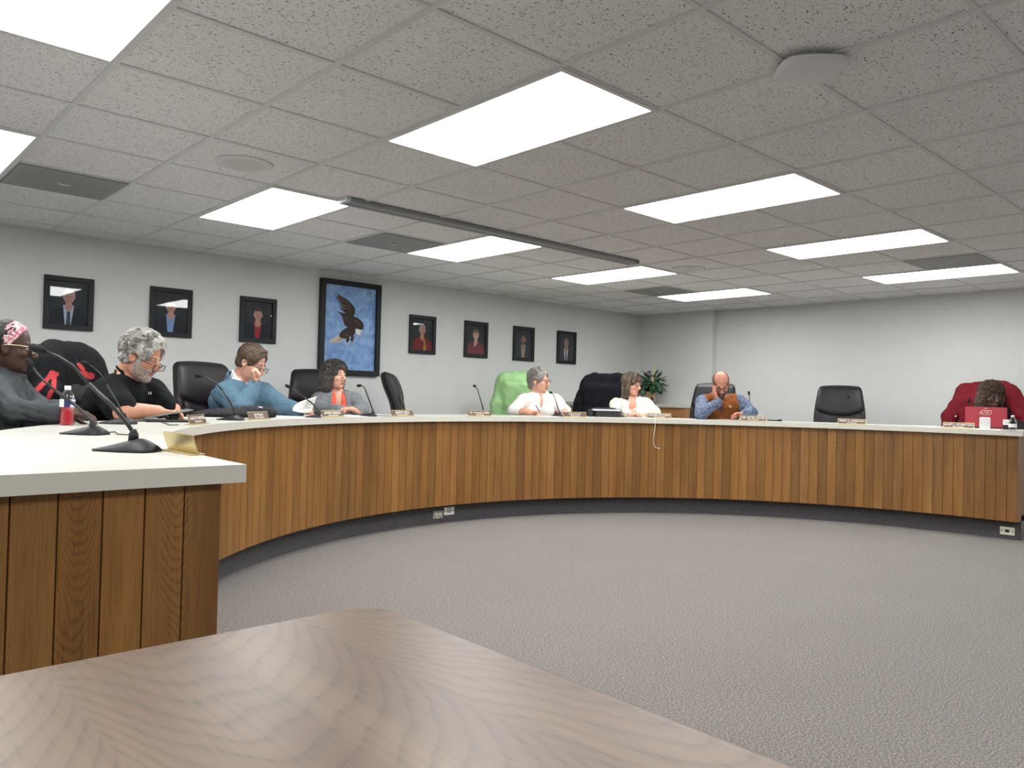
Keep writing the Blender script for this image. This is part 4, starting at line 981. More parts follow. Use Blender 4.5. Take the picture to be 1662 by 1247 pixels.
# ------------------------------------------------------------------ microphones
M_mic = mat('mic_black', '08090a', .55, spec=.35, var=.1); M_stem = mat('stem_black', '141517', .45, 0., var=.05); M_foam = mat('foam_black', '141416', .95, var=.2, vs=300, bump=.5)
def mic(tip, right, stem, head, label, depth=None, dz=0., cable=None, rs=1.):
    A = atz(tip[0], tip[1], ZT); B = atz(right[0], right[1], ZT); d0 = (A+B)/2; z0 = depth or float((d0-CAM)@cF)
    A = atd(tip[0], (tip[1]+right[1])/2, z0); B = atd(right[0], (tip[1]+right[1])/2, z0); ax = B-A; ax[2] = 0; L = float(np.linalg.norm(ax)); L = min(max(L, .11), .20); ax = nrm(ax)
    c = (A+B)/2; c[2] = ZT; r = empty('desk_microphone', c, 0, label, 'microphone', 'gooseneck microphones on the desk')
    yv = np.cross((0, 0, 1.), ax); b = MB(); vs = []; n = 14; W = L*.30
    for i in range(n+1):
        s = i/n; x = (s-.5)*L; w = W*(.28+.72*min(1, s/.6)**.8)*math.sqrt(max(.02, 1-max(0, (s-.86)/.14)**2*.75))*(1-.72*max(0, (.06-s)/.06)**2)
        h = .006+.034*(L/.2)*(min(1, s/.70)**1.15) if s < .72 else .006+.034*(L/.2)*(1-((s-.72)/.28)**1.4*.75)
        for (yy_, zz) in ((-w, 0), (-w, .004), (-w*.9, .22*h+.004), (-w*.62, .66*h+.002), (-w*.26, h), (w*.26, h), (w*.62, .66*h+.002), (w*.9, .22*h+.004), (w, .004), (w, 0)): vs.append(ax*x+yv*yy_+np.array((0, 0, zz)))
    b.add(vs, [(10*i+k, 10*i+(k+1) % 10, 10*i+10+(k+1) % 10, 10*i+10+k) for i in range(n) for k in range(10)]+[tuple(range(10))[::-1], tuple(10*n+k for k in range(10))], 0, True)
    o = b.build('base', M_mic, r)
    P = [atd(x, y, z0+dz*i/max(1, len(stem)-1))-c for i, (x, y) in enumerate(stem)]
    top_ = P[0]; root_ = ax*(.24*L)+np.array((0, 0, .028)); b = MB(); b.lathe([(.015, -.012), (.014, .006), (.010, .016), (.007, .024)], top_-np.array((0, 0, .012)), 14); b.lathe([(.017, 0), (.017, .012)], np.array((top_[0], top_[1], top_[2]*.3)), 14)
    b.tube([np.array((top_[0], top_[1], .012)), top_], .014, 12); b.build('collar', M_mic, r)
    b = MB(); k = max(2, len(P)//2); b.tube(P[:k+1], .0058*rs, 10); b.tube(P[k:], .0042*rs, 10); b.build('gooseneck', M_stem, r)
    h0, h1 = atd(head[0][0], head[0][1], z0+dz)-c, atd(head[1][0], head[1][1], z0+dz)-c; dv = nrm(h1-h0); l = max(np.linalg.norm(h1-h0), .028)
    b = MB(); b.tube([h0-dv*.006, h0, h0+dv*l*.3, h0+dv*l*.8, h0+dv*l], [.005, .0095*rs, .0125*rs, .0120*rs, .006], 14); b.build('foam_head', M_foam, r)
    if cable:
        b = MB(); pts = [atz(x, y, ZT+.004)-c for x, y in cable]; pts[0] = ax*L*.47+np.array((0, 0, .008)); b.tube(pts, .0025, 6); b.build('cable', M_black, r)
    return r
mic((150, 736), (256, 730), [(217, 703), (205, 686), (180.5, 657), (144, 623), (116, 592), (94, 578.5), (75, 571)], [(72, 570), (48, 562.5)], 'nearest microphone at the left, its head in front of the woman in grey', dz=.0, rs=1.05)
mic((97, 706), (173, 705), [(150, 689), (147, 682), (126, 661), (90, 634), (72, 619), (60, 606.5), (52, 594)], [(51, 593), (43, 583)], 'second nearest microphone, right of the red drink bottle', cable=[(173, 704), (186, 701), (192, 705), (212, 706)])
mic((160, 688.6), (219, 688), [(201, 674), (197, 668), (188, 650), (173, 624.5), (162.5, 606.5), (151, 596.5), (145, 593)], [(143, 592), (132, 588)], 'microphone in front of the man in the black polo shirt', cable=[(219, 688), (224, 684), (250, 682), (268, 687), (275, 690), (290, 690)])
mic((351.5, 682.5), (395, 682), [(381, 671), (379, 664), (374, 653), (361, 633.5), (350, 621.4), (338, 614), (328, 611.5)], [(326, 611), (316, 610)], 'microphone in front of the man in the blue jacket', cable=[(395, 681), (402, 675), (395, 668), (375, 666)])
mic((495.4, 678), (521, 678), [(517, 669.5), (516, 665), (508, 656), (492, 643.5), (480, 635), (473, 630.5)], [(471, 629), (463, 625)], 'microphone between the blue jacket man and the grey blazer woman')
mic((583.6, 676), (611.5, 676), [(605.5, 669.5), (603.5, 662), (599.5, 650.5), (593, 632.4), (590, 627.8), (586.5, 626)], [(586, 626), (579, 626.5)], 'microphone right of the clasped hands of the grey blazer woman', cable=[(611, 676), (620, 675), (632, 675.5)])
mic((768, 675.2), (797, 675.2), [(785, 668), (783, 659), (778.4, 644), (775, 632), (772.5, 628.5)], [(772, 628), (768.5, 625.5)], 'microphone standing alone left of the green jacket')
mic((893, 676), (914, 676), [(908.8, 670.6), (906, 664), (902.5, 652), (899, 642), (896, 638.5)], [(895.5, 638), (891.5, 636.5)], 'microphone in front of the woman in the white blouse')
mic((1062, 677), (1082, 677), [(1068, 671), (1066.5, 665), (1064, 659.5), (1060, 649)], [(1060, 649), (1056.5, 644.5)], 'microphone right of the woman in the cream jacket')
mic((1206, 681), (1227, 681), [(1216, 675), (1216, 665), (1216.5, 650), (1216, 641)], [(1216, 641), (1214.8, 635)], 'upright microphone right of the man in the orange vest')
mic((1367, 686), (1388, 686), [(1377.5, 680), (1377.5, 668), (1377.8, 656), (1377.5, 647)], [(1377.5, 647), (1377, 642)], 'thin microphone in front of the empty chair at the right')
mic((1562, 693), (1584, 693), [(1571.7, 687), (1571.5, 676), (1571.7, 663), (1572, 653)], [(1572, 653), (1574, 647)], 'microphone left of the dark red laptop')

# ------------------------------------------------------------------ name plates
M_brown = mat('plate_brown', '5a4238', .45, var=.05); M_letter = mat('letter_white', 'f2efe6', .5)
def plate(px_, py_, line1, line2, label, w=.255, h=.052, sz=.026, rot=0., rad=None, foot=None):
    p = atz(px_, py_, ZT); a = math.atan2(p[1]-CY, p[0]-CX); rr = np.hypot(p[0]-CX, p[1]-CY) if rad is None else rad; rr = max(rr, R0+.035)
    p = np.array((CX+rr*math.cos(a), CY+rr*math.sin(a), ZT)); r = empty('name_plate', p, a+PI/2+PI+rot, label, 'name plate', 'name plates along the desk')
    r.rotation_euler = (0, 0, a-PI/2+rot)
    if foot is not None: fa, fb = atz(*foot[0], ZT), atz(*foot[1], ZT); r.location = tuple((fa+fb)/2); d_ = fb-fa; r.rotation_euler = (0, 0, math.atan2(-d_[1], -d_[0])); w = float(np.linalg.norm(d_))
    tl = .32; Rm = rotx(-tl); b = MB()
    b.box((0, .004, .0025), (w, .045, .005), bev=.001); b.box(Rm@np.array((0, .0, h/2+.004))+np.array((0, .0, 0)), (w, .004, h), R=Rm, bev=.001)
    for z in (.006, h+.002): b.box(Rm@np.array((0, -.003, z)), (w+.001, .005, .0028), R=Rm, bev=.001)
    b.build('holder', M_gold, r)
    b = MB(); b.box(Rm@np.array((0, -.0035, h/2+.004)), (w-.006, .003, h-.010), R=Rm); b.build('plate', M_brown, r)
    Rt = Rm@rotx(PI/2)
    if line1: text_mesh('lettering', line1, sz, M_letter, r, Rm@np.array((0, -.0054, h*.66)), Rt, xs=1.0)
    if line2: text_mesh('subtitle', line2, sz*.58, M_letter, r, Rm@np.array((0, -.0054, h*.30)), Rt)
    return r
plate(312, 728, '', '', 'gold name plate holder seen from behind, nearest at the left', h=.058, foot=((274, 731), (323, 739.5)))
plate(322, 689, 'CARLETTA WHITING', '12th Court District', 'brown name plate in front of the tablet of the man in black', sz=.0245)
plate(421, 681.5, 'Jim Patrick', '12th Court District', 'brown name plate in front of the dark cap and the blue jacket man')
plate(541, 677.5, 'JEFFREY BEASLEY', 'Really Board Chair', 'brown name plate in front of the woman in the grey blazer', sz=.0265)
plate(671, 677, 'JULIE M. BICE', 'Vice School District', 'brown name plate right of the sideways empty chair', sz=.028)
plate(799.5, 677.3, 'Dr. Terrence Collins', 'Superintendent', 'brown name plate beside the microphone left of the green jacket')
plate(935.5, 677.8, 'Arliss Cover', 'Board Secretary', 'brown name plate at the left hand of the white blouse woman')
plate(1070.5, 679.5, 'DAWN MCCRAY', 'Board President', 'brown name plate right of the woman in the cream jacket', sz=.031)
plate(1224.5, 684.5, 'DR. KEVIN DAVID', 'Board Member', 'gold rimmed name plate at the hand of the orange vest man', sz=.029)
plate(1382, 689.5, 'PERRY S. HARRISON', 'Board Member', 'gold rimmed name plate in front of the right empty chair', sz=.025)
plate(1544, 696.6, 'JANET J. STURKTON', 'Board Member', 'gold rimmed name plate left of the white stand and laptop', sz=.026)

# ------------------------------------------------------------------ small things on the desk
def on_desk(x, y, name, label, cat, rz=None, dz=0., group=None):
    p = atz(x, y, ZT); a = math.atan2(p[1]-CY, p[0]-CX); return empty(name, (p[0], p[1], ZT+dz), (a-PI/2) if rz is None else rz, label, cat, group)
def cam_yaw(p): return math.atan2(p[1], p[0])-PI/2
# red drink bottle
p = atz(108, 690.5, ZT); r = empty('drink_bottle', p, cam_yaw(p), 'clear ribbed bottle half full of red drink on the left of the desk', 'bottle')
t = NT('clear_plastic'); t.n.remove(t.b); tr = t.new('ShaderNodeBsdfTransparent'); gl = t.new('ShaderNodeBsdfGlossy'); mx = t.new('ShaderNodeMixShader'); lw = t.new('ShaderNodeLayerWeight'); lw.inputs[0].default_value = .35
tr.inputs[0].default_value = (.86, .88, .9, 1); gl.inputs['Roughness'].default_value = .08; t.l(lw.outputs['Facing'], mx.inputs[0]); t.l(tr.outputs[0], mx.inputs[1]); t.l(gl.outputs[0], mx.inputs[2]); t.l(mx.outputs[0], t.out.inputs[0]); M_clear = t.m
k = .95
b = MB(); prof = [(.030, 0), (.0345, .004), (.0355, .012), (.0335, .018), (.0355, .026), (.0330, .033), (.0352, .041), (.0325, .049), (.0345, .058), (.030, .068), (.0335, .082), (.0355, .095), (.0355, .135), (.033, .148), (.024, .166), (.015, .178), (.0135, .186)]
b.lathe([(a_*k, z_*k) for a_, z_ in prof], n=28, cap=False); b.build('bottle_wall', M_clear, r)
b = MB(); b.lathe([(a_*k-.0012, z_*k+.001) for a_, z_ in prof[:12]]+[(.001, .0895)], n=28); b.build('red_drink', mat('red_drink', 'c42a34', .15, var=.05, spec=.6), r)
MB().lathe([(.0145*k, .182*k), (.015*k, .184*k), (.015*k, .200*k), (.013*k, .203*k), (.001, .203*k)], n=24).build('cap', M_white, r)
lb = MB(); R_ = .0362*k
for a_0, a_1, mi_ in ((-2.9, -1.98, 1), (-1.98, -1.2, 0), (-1.2, -.1, 2), (-.1, 3.3, 0)):
    n_ = 10; vs = [(R_*math.cos(a_0+(a_1-a_0)*i/n_), R_*math.sin(a_0+(a_1-a_0)*i/n_), z) for i in range(n_+1) for z in (.094*k, .134*k)]
    lb.add(vs, [(2*i, 2*i+2, 2*i+3, 2*i+1) for i in range(n_)], mi_, True)
lb.build('label', [mat('label_navy', '2a2d63', .4), M_white, mat('label_blue_white', 'cfd4e4', .4)], r)
text_mesh('lettering', 'CUP', .022, mat('label_navy', '2a2d63', .4), r, (.014, -.0355, .114*k), rotz(.4)@rotx(PI/2), ext=.0006)
# water bottle at the far right
p = atz(1643.5, 699.5, ZT); r = empty('water_bottle', p, cam_yaw(p), 'small clear water bottle with white label at the far right', 'bottle')
b = MB(); prof = [(.026, 0), (.031, .004), (.0315, .02), (.030, .026), (.0315, .034), (.0315, .075), (.028, .092), (.016, .112), (.0115, .122), (.0115, .128)]; b.lathe(prof, n=24, cap=False); b.build('bottle_wall', M_clear, r)
b = MB(); b.lathe([(.0322, .030), (.0322, .062)], n=24, cap=False); b.build('label', M_paper, r); MB().lathe([(.0125, .122), (.0125, .136), (.001, .137)], n=18).build('cap', M_white, r)
# laptop
p = atz(1600, 695.6, ZT); r = empty('laptop', p, cam_yaw(p)+.03, 'open dark red laptop with a pale animal emblem on its lid', 'laptop')
M_lap = mat('laptop_red', '8f2530', .42, var=.04, vs=20); Rl = rotx(-.12)
b = MB(); b.box(Rl@np.array((0, 0, .107)), (.345, .008, .198), R=Rl, bev=.003); b.build('lid', M_lap, r); MB().box((0, .115, .009), (.345, .235, .016), bev=.004).build('keyboard_base', M_black, r)
b = MB(); M_cream = mat('emblem_cream', 'e4d2bd', .5)
def Lp(x, z): return Rl@np.array((x, -.0052, z-.014))
for ln_ in ([(-.052, .158), (-.045, .175), (-.03, .184), (-.01, .188), (.008, .184), (.028, .188), (.046, .184), (.042, .166), (.036, .150), (.018, .146), (.004, .152), (-.004, .139), (-.018, .141), (-.024, .154), (-.04, .150), (-.052, .158)], [(-.038, .172), (-.024, .166), (-.026, .154)], [(-.012, .182), (-.004, .170), (-.014, .162)], [(.008, .178), (.030, .176)], [(.006, .168), (.022, .166), (.024, .156)], [(-.046, .163), (-.034, .162)], [(-.004, .160), (.010, .158)]):
    b.tube([Lp(*q) for q in ln_], .0016, 6, smooth=False)
b.build('emblem', M_cream, r); text_mesh('lettering', '• CHHS', .010, M_white, r, Lp(-.005, .207), Rl@rotx(PI/2))
# white stand in front of the laptop
p = atz(1601, 699, ZT); r = empty('white_stand', p, cam_yaw(p), 'white plastic stand with an upright slab in front of the red laptop', 'stand')
b = MB(); b.box((0, .0, .006), (.205, .075, .012), bev=.005); b.build('foot', M_white, r); MB().box((-.012, .0, .060), (.082, .022, .108), bev=.008).build('upright', M_white, r)
p = atz(1633, 697.5, ZT); r = empty('labelled_carton', p+np.array((0, 0, 0.)), cam_yaw(p), 'small white labelled carton between the laptop and the water bottle', 'carton')
MB().box((0, 0, .022), (.05, .03, .044), bev=.003).build('sleeve', M_black, r); b = MB(); b.box((0, 0, .068), (.052, .032, .048), bev=.002); b.build('box', M_white, r); b = MB()
for k_ in range(3): b.box((0, -.0165, .058+k_*.01), (.036, .0006, .002))
b.build('printed_lines', M_ink, r)
# papers
def sheets(x, y, n, label, w=.216, l=.279, rz=0., lines=True, group='loose papers on the desk', name='paper'):
    r = on_desk(x, y, name, label, 'paper', None, 0., group); r.rotation_euler[2] += rz; b = MB(); rr = random.Random(int(x))
    for k_ in range(n): b.box((rr.uniform(-.006, .006), rr.uniform(-.006, .006), .0006+k_*.0008), (w, l, .0006), R=rotz(rr.uniform(-.05, .05)))
    b.build('sheets', M_paper, r)
    if lines:
        b = MB(); zt = .0012+n*.0008
        for k_ in range(11): b.box((0, -l*.38+k_*l*.075, zt), (w*.78, .0035, .0003))
        b.build('print', M_ink, r)
sheets(150, 686, 3, 'white printed sheets behind the red drink bottle')
sheets(305, 678.5, 3, 'white sheets under the tablet stand near the man in black', rz=.3)
sheets(358, 676, 4, 'stack of printed sheets between two name plates at left')
sheets(462, 676, 3, 'papers lying near the left hand of the blue jacket man')
sheets(576, 675.3, 2, 'thin papers under the clasped hands', lines=False)
sheets(884, 675.6, 3, 'papers being written on by the woman in the white blouse', lines=False)
sheets(1032, 678, 4, 'papers under the forearms of the woman in the cream jacket', lines=False)
sheets(1181, 680.6, 3, 'paper in front of the man in the orange vest', lines=False)
sheets(1500, 692, 3, 'loose papers left of the last name plate', lines=False)
sheets(645, 675.8, 1, 'small paper at the foot of the sideways chair', w=.12, l=.12, lines=False)
b = MB(); r = on_desk(1528, 690, 'blue card', 'thin blue card lying on papers at the right', 'card', None, .004); r.name = 'blue_card'; MB().box((0, 0, .002), (.07, .10, .002)).build('card', mat('card_blue', '7ba3cf', .5), r)
# tablet on a tilted folio plus dark slab
p = atz(276, 683.5, ZT); r = empty('tablet', p, cam_yaw(p)+.12, 'thin tablet propped low on a black stand under the man in black', 'tablet')
Rt_ = rotx(.0)@roty(-.19); b = MB(); b.box(Rt_@np.array((-.01, 0, .045)), (.265, .19, .007), R=Rt_, bev=.003); b.build('body', M_steel, r); b = MB(); b.box(Rt_@np.array((-.01, 0, .0495)), (.255, .18, .0015), R=Rt_); b.build('screen', mat('screen_pale', '8d9488', .2, spec=.6), r)
b = MB(); b.box((.018, -.03, .024), (.05, .05, .036), bev=.006); b.build('stand', M_black, r)
p = atz(283, 685, ZT); r = empty('keyboard_folio', p, cam_yaw(p)+.05, 'flat black keyboard folio under the tablet', 'folio'); MB().box((0, .0, .006), (.30, .16, .010), bev=.003).build('cover', M_black, r)
# dark cap / bag in front of the blue jacket man
p = atz(384, 677.5, ZT); p = p+0*p; r = empty('folded_bag', p, cam_yaw(p), 'soft dark grey bag lying flat in front of the man in blue', 'bag')
fd = Field((-.34, -.14, -.01), (.34, .16, .13), .008); fd.ell((.02, .02, .022), (.25, .10, .036), k=.02); fd.ell((.12, .02, .045), (.14, .085, .036), k=.03); fd.ell((-.16, .0, .02), (.13, .07, .022), k=.03)
fd.disp(folds(.006, 30, 4)); fd.half((0, 0, 0), (0, 0, -1)); V, F = fd.mesh(); np_mesh('cloth', V, F, mfab('bag_grey', '2b2a2c', .15, 0.34, 10), r)
MB().box((.155, -.055, .066), (.028, .004, .024), R=rotx(-.5)).build('white_tag', M_white, r)
# binders
p = atz(985, 677, ZT)
M_binder = mat('binder_black', '201c1c', .4, var=.1); 
for k_, (dx, w_, h_, z_, lab) in enumerate(((.0, .235, .030, 0, 'black binder at the bottom of the stack beside the woman in cream'), (.003, .24, .030, .031, 'black binder second from the bottom of the stack'), (-.005, .31, .026, .062, 'white folder on top of the black binders'), (-.03, .20, .010, .089, 'thin dark notebook topmost on the binder stack'))):
    r = empty('binder' if k_ != 2 else 'folder', p+np.array((0, 0, z_)), cam_yaw(p)+dx*4, lab, 'binder', 'binders stacked on the desk')
    b = MB(); b.box((dx, .1, h_/2), (w_, .27, h_*.72), 1); b.box((dx, .1, h_*.07), (w_+.012, .28, h_*.14), 0, bev=.001); b.box((dx, .1, h_*.93), (w_+.012, .28, h_*.14), 0, bev=.001); b.box((dx+(w_/2+.003), .1, h_/2), (.006, .28, h_), 0, bev=.002)
    if k_ != 2: b.box((dx, -.037, h_/2), (w_, .006, h_*.98), 0, bev=.002)
    b.build('cover', [M_binder if k_ != 2 else mat('folder_dark', '34343c', .4), mat('pages', 'd9dbe2', .7)], r)
p2 = atz(958, 676.5, ZT); r = empty('black_case', p2, cam_yaw(p2), 'small black case at the left end of the binder stack', 'case'); b = MB(); b.box((0, .05, .038), (.055, .11, .076), bev=.008); b.build('shell', M_black, r)
p = atz(1257, 684, ZT); r = empty('marker_pen', p, cam_yaw(p)+.1, 'black marker lying right of the orange vest man name plate', 'pen'); b = MB(); b.tube([(-.075, 0, .009), (.03, 0, .009), (.035, 0, .009), (.075, 0, .009)], [.007, .007, .0095, .009], 12); b.build('barrel', M_black, r); b = MB(); b.box((.05, 0, .019), (.045, .006, .003), bev=.001); b.build('clip', M_black, r)
# white charging cable over the desk edge
th = math.atan2(atz(1099, 684, ZT)[1]-CY, atz(1099, 684, ZT)[0]-CX)
def cp3(r_, z_, da=0.): return np.array((CX+r_*math.cos(th+da), CY+r_*math.sin(th+da), z_))
c0_ = cp3(R0, ZT); r = empty('charging_cable', c0_, 0, 'thin white cable hanging over the desk edge in front of the planks', 'cable')
pts = [cp3(R0+.20, ZT+.030, .026), cp3(R0+.15, ZT+.012, .020), cp3(R0+.09, ZT+.003, .010), cp3(R0+.02, ZT+.003, .002), cp3(R0-.0045, ZT-.002), cp3(R0-.0045, ZT-.05), cp3(R0+.0, ZT-.10, .001), cp3(R0+.012, ZT-.19, .003), cp3(R0+.02, ZT-.25, .002), cp3(R0+.025, ZT-.285, -.003), cp3(R0+.03, ZT-.30, -.010), cp3(R0+.032, ZT-.302, -.014)]
b = MB(); b.tube([q-c0_ for q in pts], .0028, 6); b.build('cord', M_white, r); b = MB(); b.tube([pts[-1]-c0_, cp3(R0+.033, ZT-.303, -.019)-c0_], .0045, 8); b.build('plug', M_white, r)

# ------------------------------------------------------------------ the people at the desk
LS1 = m_skin('skin_warm', 'c9957a', 'bd8069'); LS2 = m_skin('skin_rosy', 'd0a089', 'c48d78'); LS3 = m_skin('skin_ruddy', 'c48b74', 'b87663')
DS1 = m_skin('skin_deep_brown', '523a2e', '453026'); DS2 = m_skin('skin_dark_brown', '513a30', '453029')
M_trou = mat('trouser_dark', '26272c', .85); M_trou2 = mat('trouser_navy', '2b3040', .85)
M_brow_g = mat('brow_grey', '7c726a', .7); M_brow_d = mat('brow_dark', '3a2c25', .7); M_glb = mat('glasses_black', '141314', .3)
def sleeves_cut(p, fd, inf, frac):   # short sleeves: only the upper part of each upper arm
    b = lambda v: np.array(v)-p.base
    for S, E_ in ((p.SR, p.ER), (p.SL, p.EL)): fd.cap(b(S), b(S+(E_-S)*frac), .056*p.wide+inf, .055*p.wide+inf+.004, .03)
def neck_axis(p): return nrm(nrm(p.HO+p.HR@np.array((0, -.03, -.06))*p.hs-p.NB)*.65+p.up*.35)
def collar(p, fd, h=.035, r=.078, th=.009, front_open=.0, lean=.0):
    na = neck_axis(p); c = p.NB-p.base+na*.014; X = p.TR[:, 0]; Yc = nrm(np.cross(na, X)); Yc = Yc if Yc@p.TR[:, 1] > 0 else -Yc
    for i in range(32):
        q = []
        for a in (2*PI*i/32, 2*PI*(i+1)/32):
            if abs((a+PI) % (2*PI)-PI) < front_open: q = None; break
            q.append(c+X*math.sin(a)*r*p.wide+Yc*(math.cos(a)*r*1.02+.006)-na*(.040*max(0, math.cos(a))))
        if q is None: continue
        for hh in (-.065, -.048, -.03, -.015, 0, h*.5, h): fd.cap(q[0]+na*hh, q[1]+na*hh, th, k=.006)
def vcut(p, fd, depth=.12, wdt=.045, up_=.02, fwo=.085):
    c = p.NB-p.base; fd.ell(c+p.TR[:, 1]*(fwo+.02)-p.up*(depth*.5-up_), (wdt, .09, depth*.5+.03), p.TR, .012, 's')
def neckhole(p, fd, r=.066, dz=.03):
    c = p.NB-p.base; na = neck_axis(p); fd.cap(c-na*dz, c+na*.22, r*p.wide, r*1.04*p.wide, .006, 's')

def surf_at(p, o, x, y):
    V = np.array([v.co[:] for v in o.data.vertices])+p.base; W = V-CAM; z = W@cF; e = np.hypot(831+FPX*(W@cR)/z-x, 623.5-FPX*(W@cU)/z-y); k = np.nonzero(e < 2.2)[0]
    if len(k) == 0: k = np.array([int(np.argmin(e))])
    i = k[np.argmin(z[k])]; return V[i]-p.base

# 1 woman in grey at the left edge
p = make_person('woman in dark grey sweatshirt with pink patterned headband, cut by the left edge', 4.0, dict(o=(15.5, 563, 0), az=83, pitch=6, s=1.08, lips='7a4a42'), (9, 610, .04), ((-14, 630, -.16), (22, 630, .20)), ((22, 668, -.24), (62, 664, .26)), ((106, 672, -.16), (112, 668, .05)),
    (dict(d=(.95, .05, -.1), n=(0, .1, -1), curl=.55), dict(d=(.9, .35, -.1), n=(0, .2, -1), curl=.6)), (.10, 0), 80, DS1, None, vox=.0045, wide=1.02, female=True)
M_sweat = mfab('sweat_grey', '464a4c', .1, 0.25, 9)
garment(p, 'sweatshirt', M_sweat, .015, .93, cut=lambda fd: neckhole(p, fd), extra=lambda fd: collar(p, fd, .022, .074, .012), seed=4, fold=(0.0050, 22), fr=1.1)
z = MB(); a_ = p.NB-p.base+p.TR[:, 1]*.085-p.up*.03; z.tube([a_, a_-p.up*.10+p.TR[:, 1]*.045, a_-p.up*.2+p.TR[:, 1]*.06, a_-p.up*.32+p.TR[:, 1]*.05], .006, 8); z.build('lanyard', M_black, p.root)
M_hb = m_hair('hair_black', '1a1615', '2b2422', 80)
def sh(fd):
    P = lambda *a: hp(p, *a); fd.ell(P(0, -.02, .034), np.array((.084, .103, .094))*p.hs, p.HR, .01); fd.ell(P(0, -.095, -.02), np.array((.062, .05, .07))*p.hs, p.HR, .03); fd.ell(P(0, -.06, -.06), np.array((.06, .045, .06))*p.hs, p.HR, .03)
    n = p.HR@nrm((0, .82, -.45)); fd.half(P(0, -.018, .0), n)
hair_field(p, sh, .004, M_hb, (.003, 110))
def sh(fd):
    P = lambda *a: hp(p, *a); fd.ell(P(0, -.012, .034), np.array((.084, .100, .094))*p.hs, p.HR, .01)
    n = p.HR@nrm((0, .82, -.50)); fd.half(P(0, .005, .0), n); fd.half(P(0, -.055, .0), -p.HR@nrm((0, .9, -.35))); fd.half(P(0, 0, -.012), -p.HR[:, 2])
t = NT('headband_pink'); v = t.coord('Object'); n = t.noise(v, 120, 3, .6); n2 = t.noise(v, 55, 2); t.l(t.mix(t.ramp(n, [(.40, srgb('3d3034')), (.47, srgb('e8c9cc')), (.6, srgb('f0dcd9'))]), t.ramp(n, [(.42, srgb('8c3a48')), (.5, srgb('e48f9f'))]), t.ramp(n2, [(.45, (0, 0, 0, 1)), (.55, (1, 1, 1, 1))])), t.b.inputs['Base Color']); t.val(t.b, Roughness=.8)
hair_field(p, sh, .004, t.m, None, 'headband'); brows(p, M_brow_d, .003)
glasses(p, mat('glasses_pearl', 'd8cfae', .25, .3), .050, .036, temple=None, rim=.002)
trousers(p, M_trou)

# 2 man in black polo
p = make_person('grey-haired bearded man in black polo shirt with glasses, leaning over a tablet', 4.62, dict(o=(231, 578, 0), az=62, pitch=24, s=1.10, jaw=1.05, lips='a06a5e'), (203, 617, .07), ((178, 638, -.18), (246, 636, .14)), ((198, 668, -.30), (266, 661, .13)), ((256, 668, -.10), (283, 664, .20)),
    (dict(d=(.86, -.25, -.05), n=(0, .1, -1), curl=(.35, .45, .5, .5)), dict(d=(.2, .9, -.35), n=(-.3, .1, -1), curl=.5)), (.18, 0), 62, LS1, None, vox=.0042, wide=1.28, forearm=.98)
M_polo = mfab('polo_black', '0c0e10', .1, 0.17, 9)
def ex(fd): sleeves_cut(p, fd, .012, .78); collar(p, fd, .050, .070, .009, .35)
shirt_ = garment(p, 'polo_shirt', M_polo, .013, cut=lambda fd: (neckhole(p, fd, .059), vcut(p, fd, .10, .022, .0, .09)), sleeves=False, extra=ex, seed=7, fold=(0.0043, 20))
lg = surf_at(p, shirt_, 245, 638); fz = nrm(p.tc*.9+np.array((0, 0, .1))); fx = nrm(np.cross((0, 0, 1.), fz)); fy = np.cross(fz, fx)
text_mesh('chest_logo', 'H', .028, M_white, p.root, lg+fz*.006, np.stack([fx, fy, fz], 1), ext=.006)
M_hg = m_hair('hair_grey', '6f6a66', 'bdb7b0', 30, (1, 1, 1), .48)
def sh(fd):
    cap_hair(p, fd, .018, .062); P = lambda *a: hp(p, *a)
    for x, y, z, r_ in ((0, .045, .112, .03), (.03, .05, .10, .026), (-.03, .05, .10, .026), (-.04, .0, .12, .03), (.04, .0, .12, .03), (0, -.05, .12, .03), (.045, -.06, .09, .03), (-.06, -.06, .06, .028), (0, -.1, .05, .03), (.05, -.09, .0, .028), (-.05, -.09, .0, .028), (0, -.10, -.03, .03), (.03, .05, .105, .018), (-.03, .05, .105, .018)): fd.ell(P(x, y, z), (r_,)*3, None, .02)
    face_cut(p, fd, .066)
hair_field(p, sh, .004, M_hg, (.004, 60))
strands(p, 900, .065, M_hg, 5, .0021, .0, .026, lambda v: v[2] > -.35 and v[1] < .66 and not (v[1] > .05 and v[2] < .45) and not (v[1] > .4 and v[2] < .72), lambda v: (v[0]*.5, -1, .1-.6*max(0, -v[1])), 'hair_locks', .006)
beard(p, m_hair('beard_grey', '8d786c', 'b8aca1', 160), .009, top=-.03); brows(p, M_brow_g, .004)
glasses(p, M_glb, .052, .032, drop=-.018, fwd=.012); trousers(p, M_trou)

# 3 man in the blue jacket
p = make_person('brown-haired man in blue jacket with glasses, chin resting on his fist', 5.95, dict(o=(408.5, 588, 0), az=60, pitch=28, s=1.10, lips='a8675f'), (390, 619, .06), ((368, 638, -.14), (430, 640, .12)), ((391, 667, -.32), (458, 661, .10)), ((414, 624, -.16), (484, 667, .06)),
    (dict(d=(.35, .25, .9), n=(-.9, -.1, .35), curl=(1.35, 1.4, 1.4, 1.4)), dict(d=(.8, .3, .05), n=(-.2, .7, -.5), curl=(.8, .9, .9, .9))), (.16, 0), 36, LS2, None, vox=.0048, wide=1.16)
M_bj = mfab('jacket_blue', '4d6777', .12, 0.29, 10)
garment(p, 'white_shirt', M_paper, .008, cut=lambda fd: neckhole(p, fd, .058), sleeves=False, extra=lambda fd: collar(p, fd, .052, .067, .009), fold=(.001, 30))
def ct(fd): neckhole(p, fd, .083); vcut(p, fd, .26, .050, .02, .11)
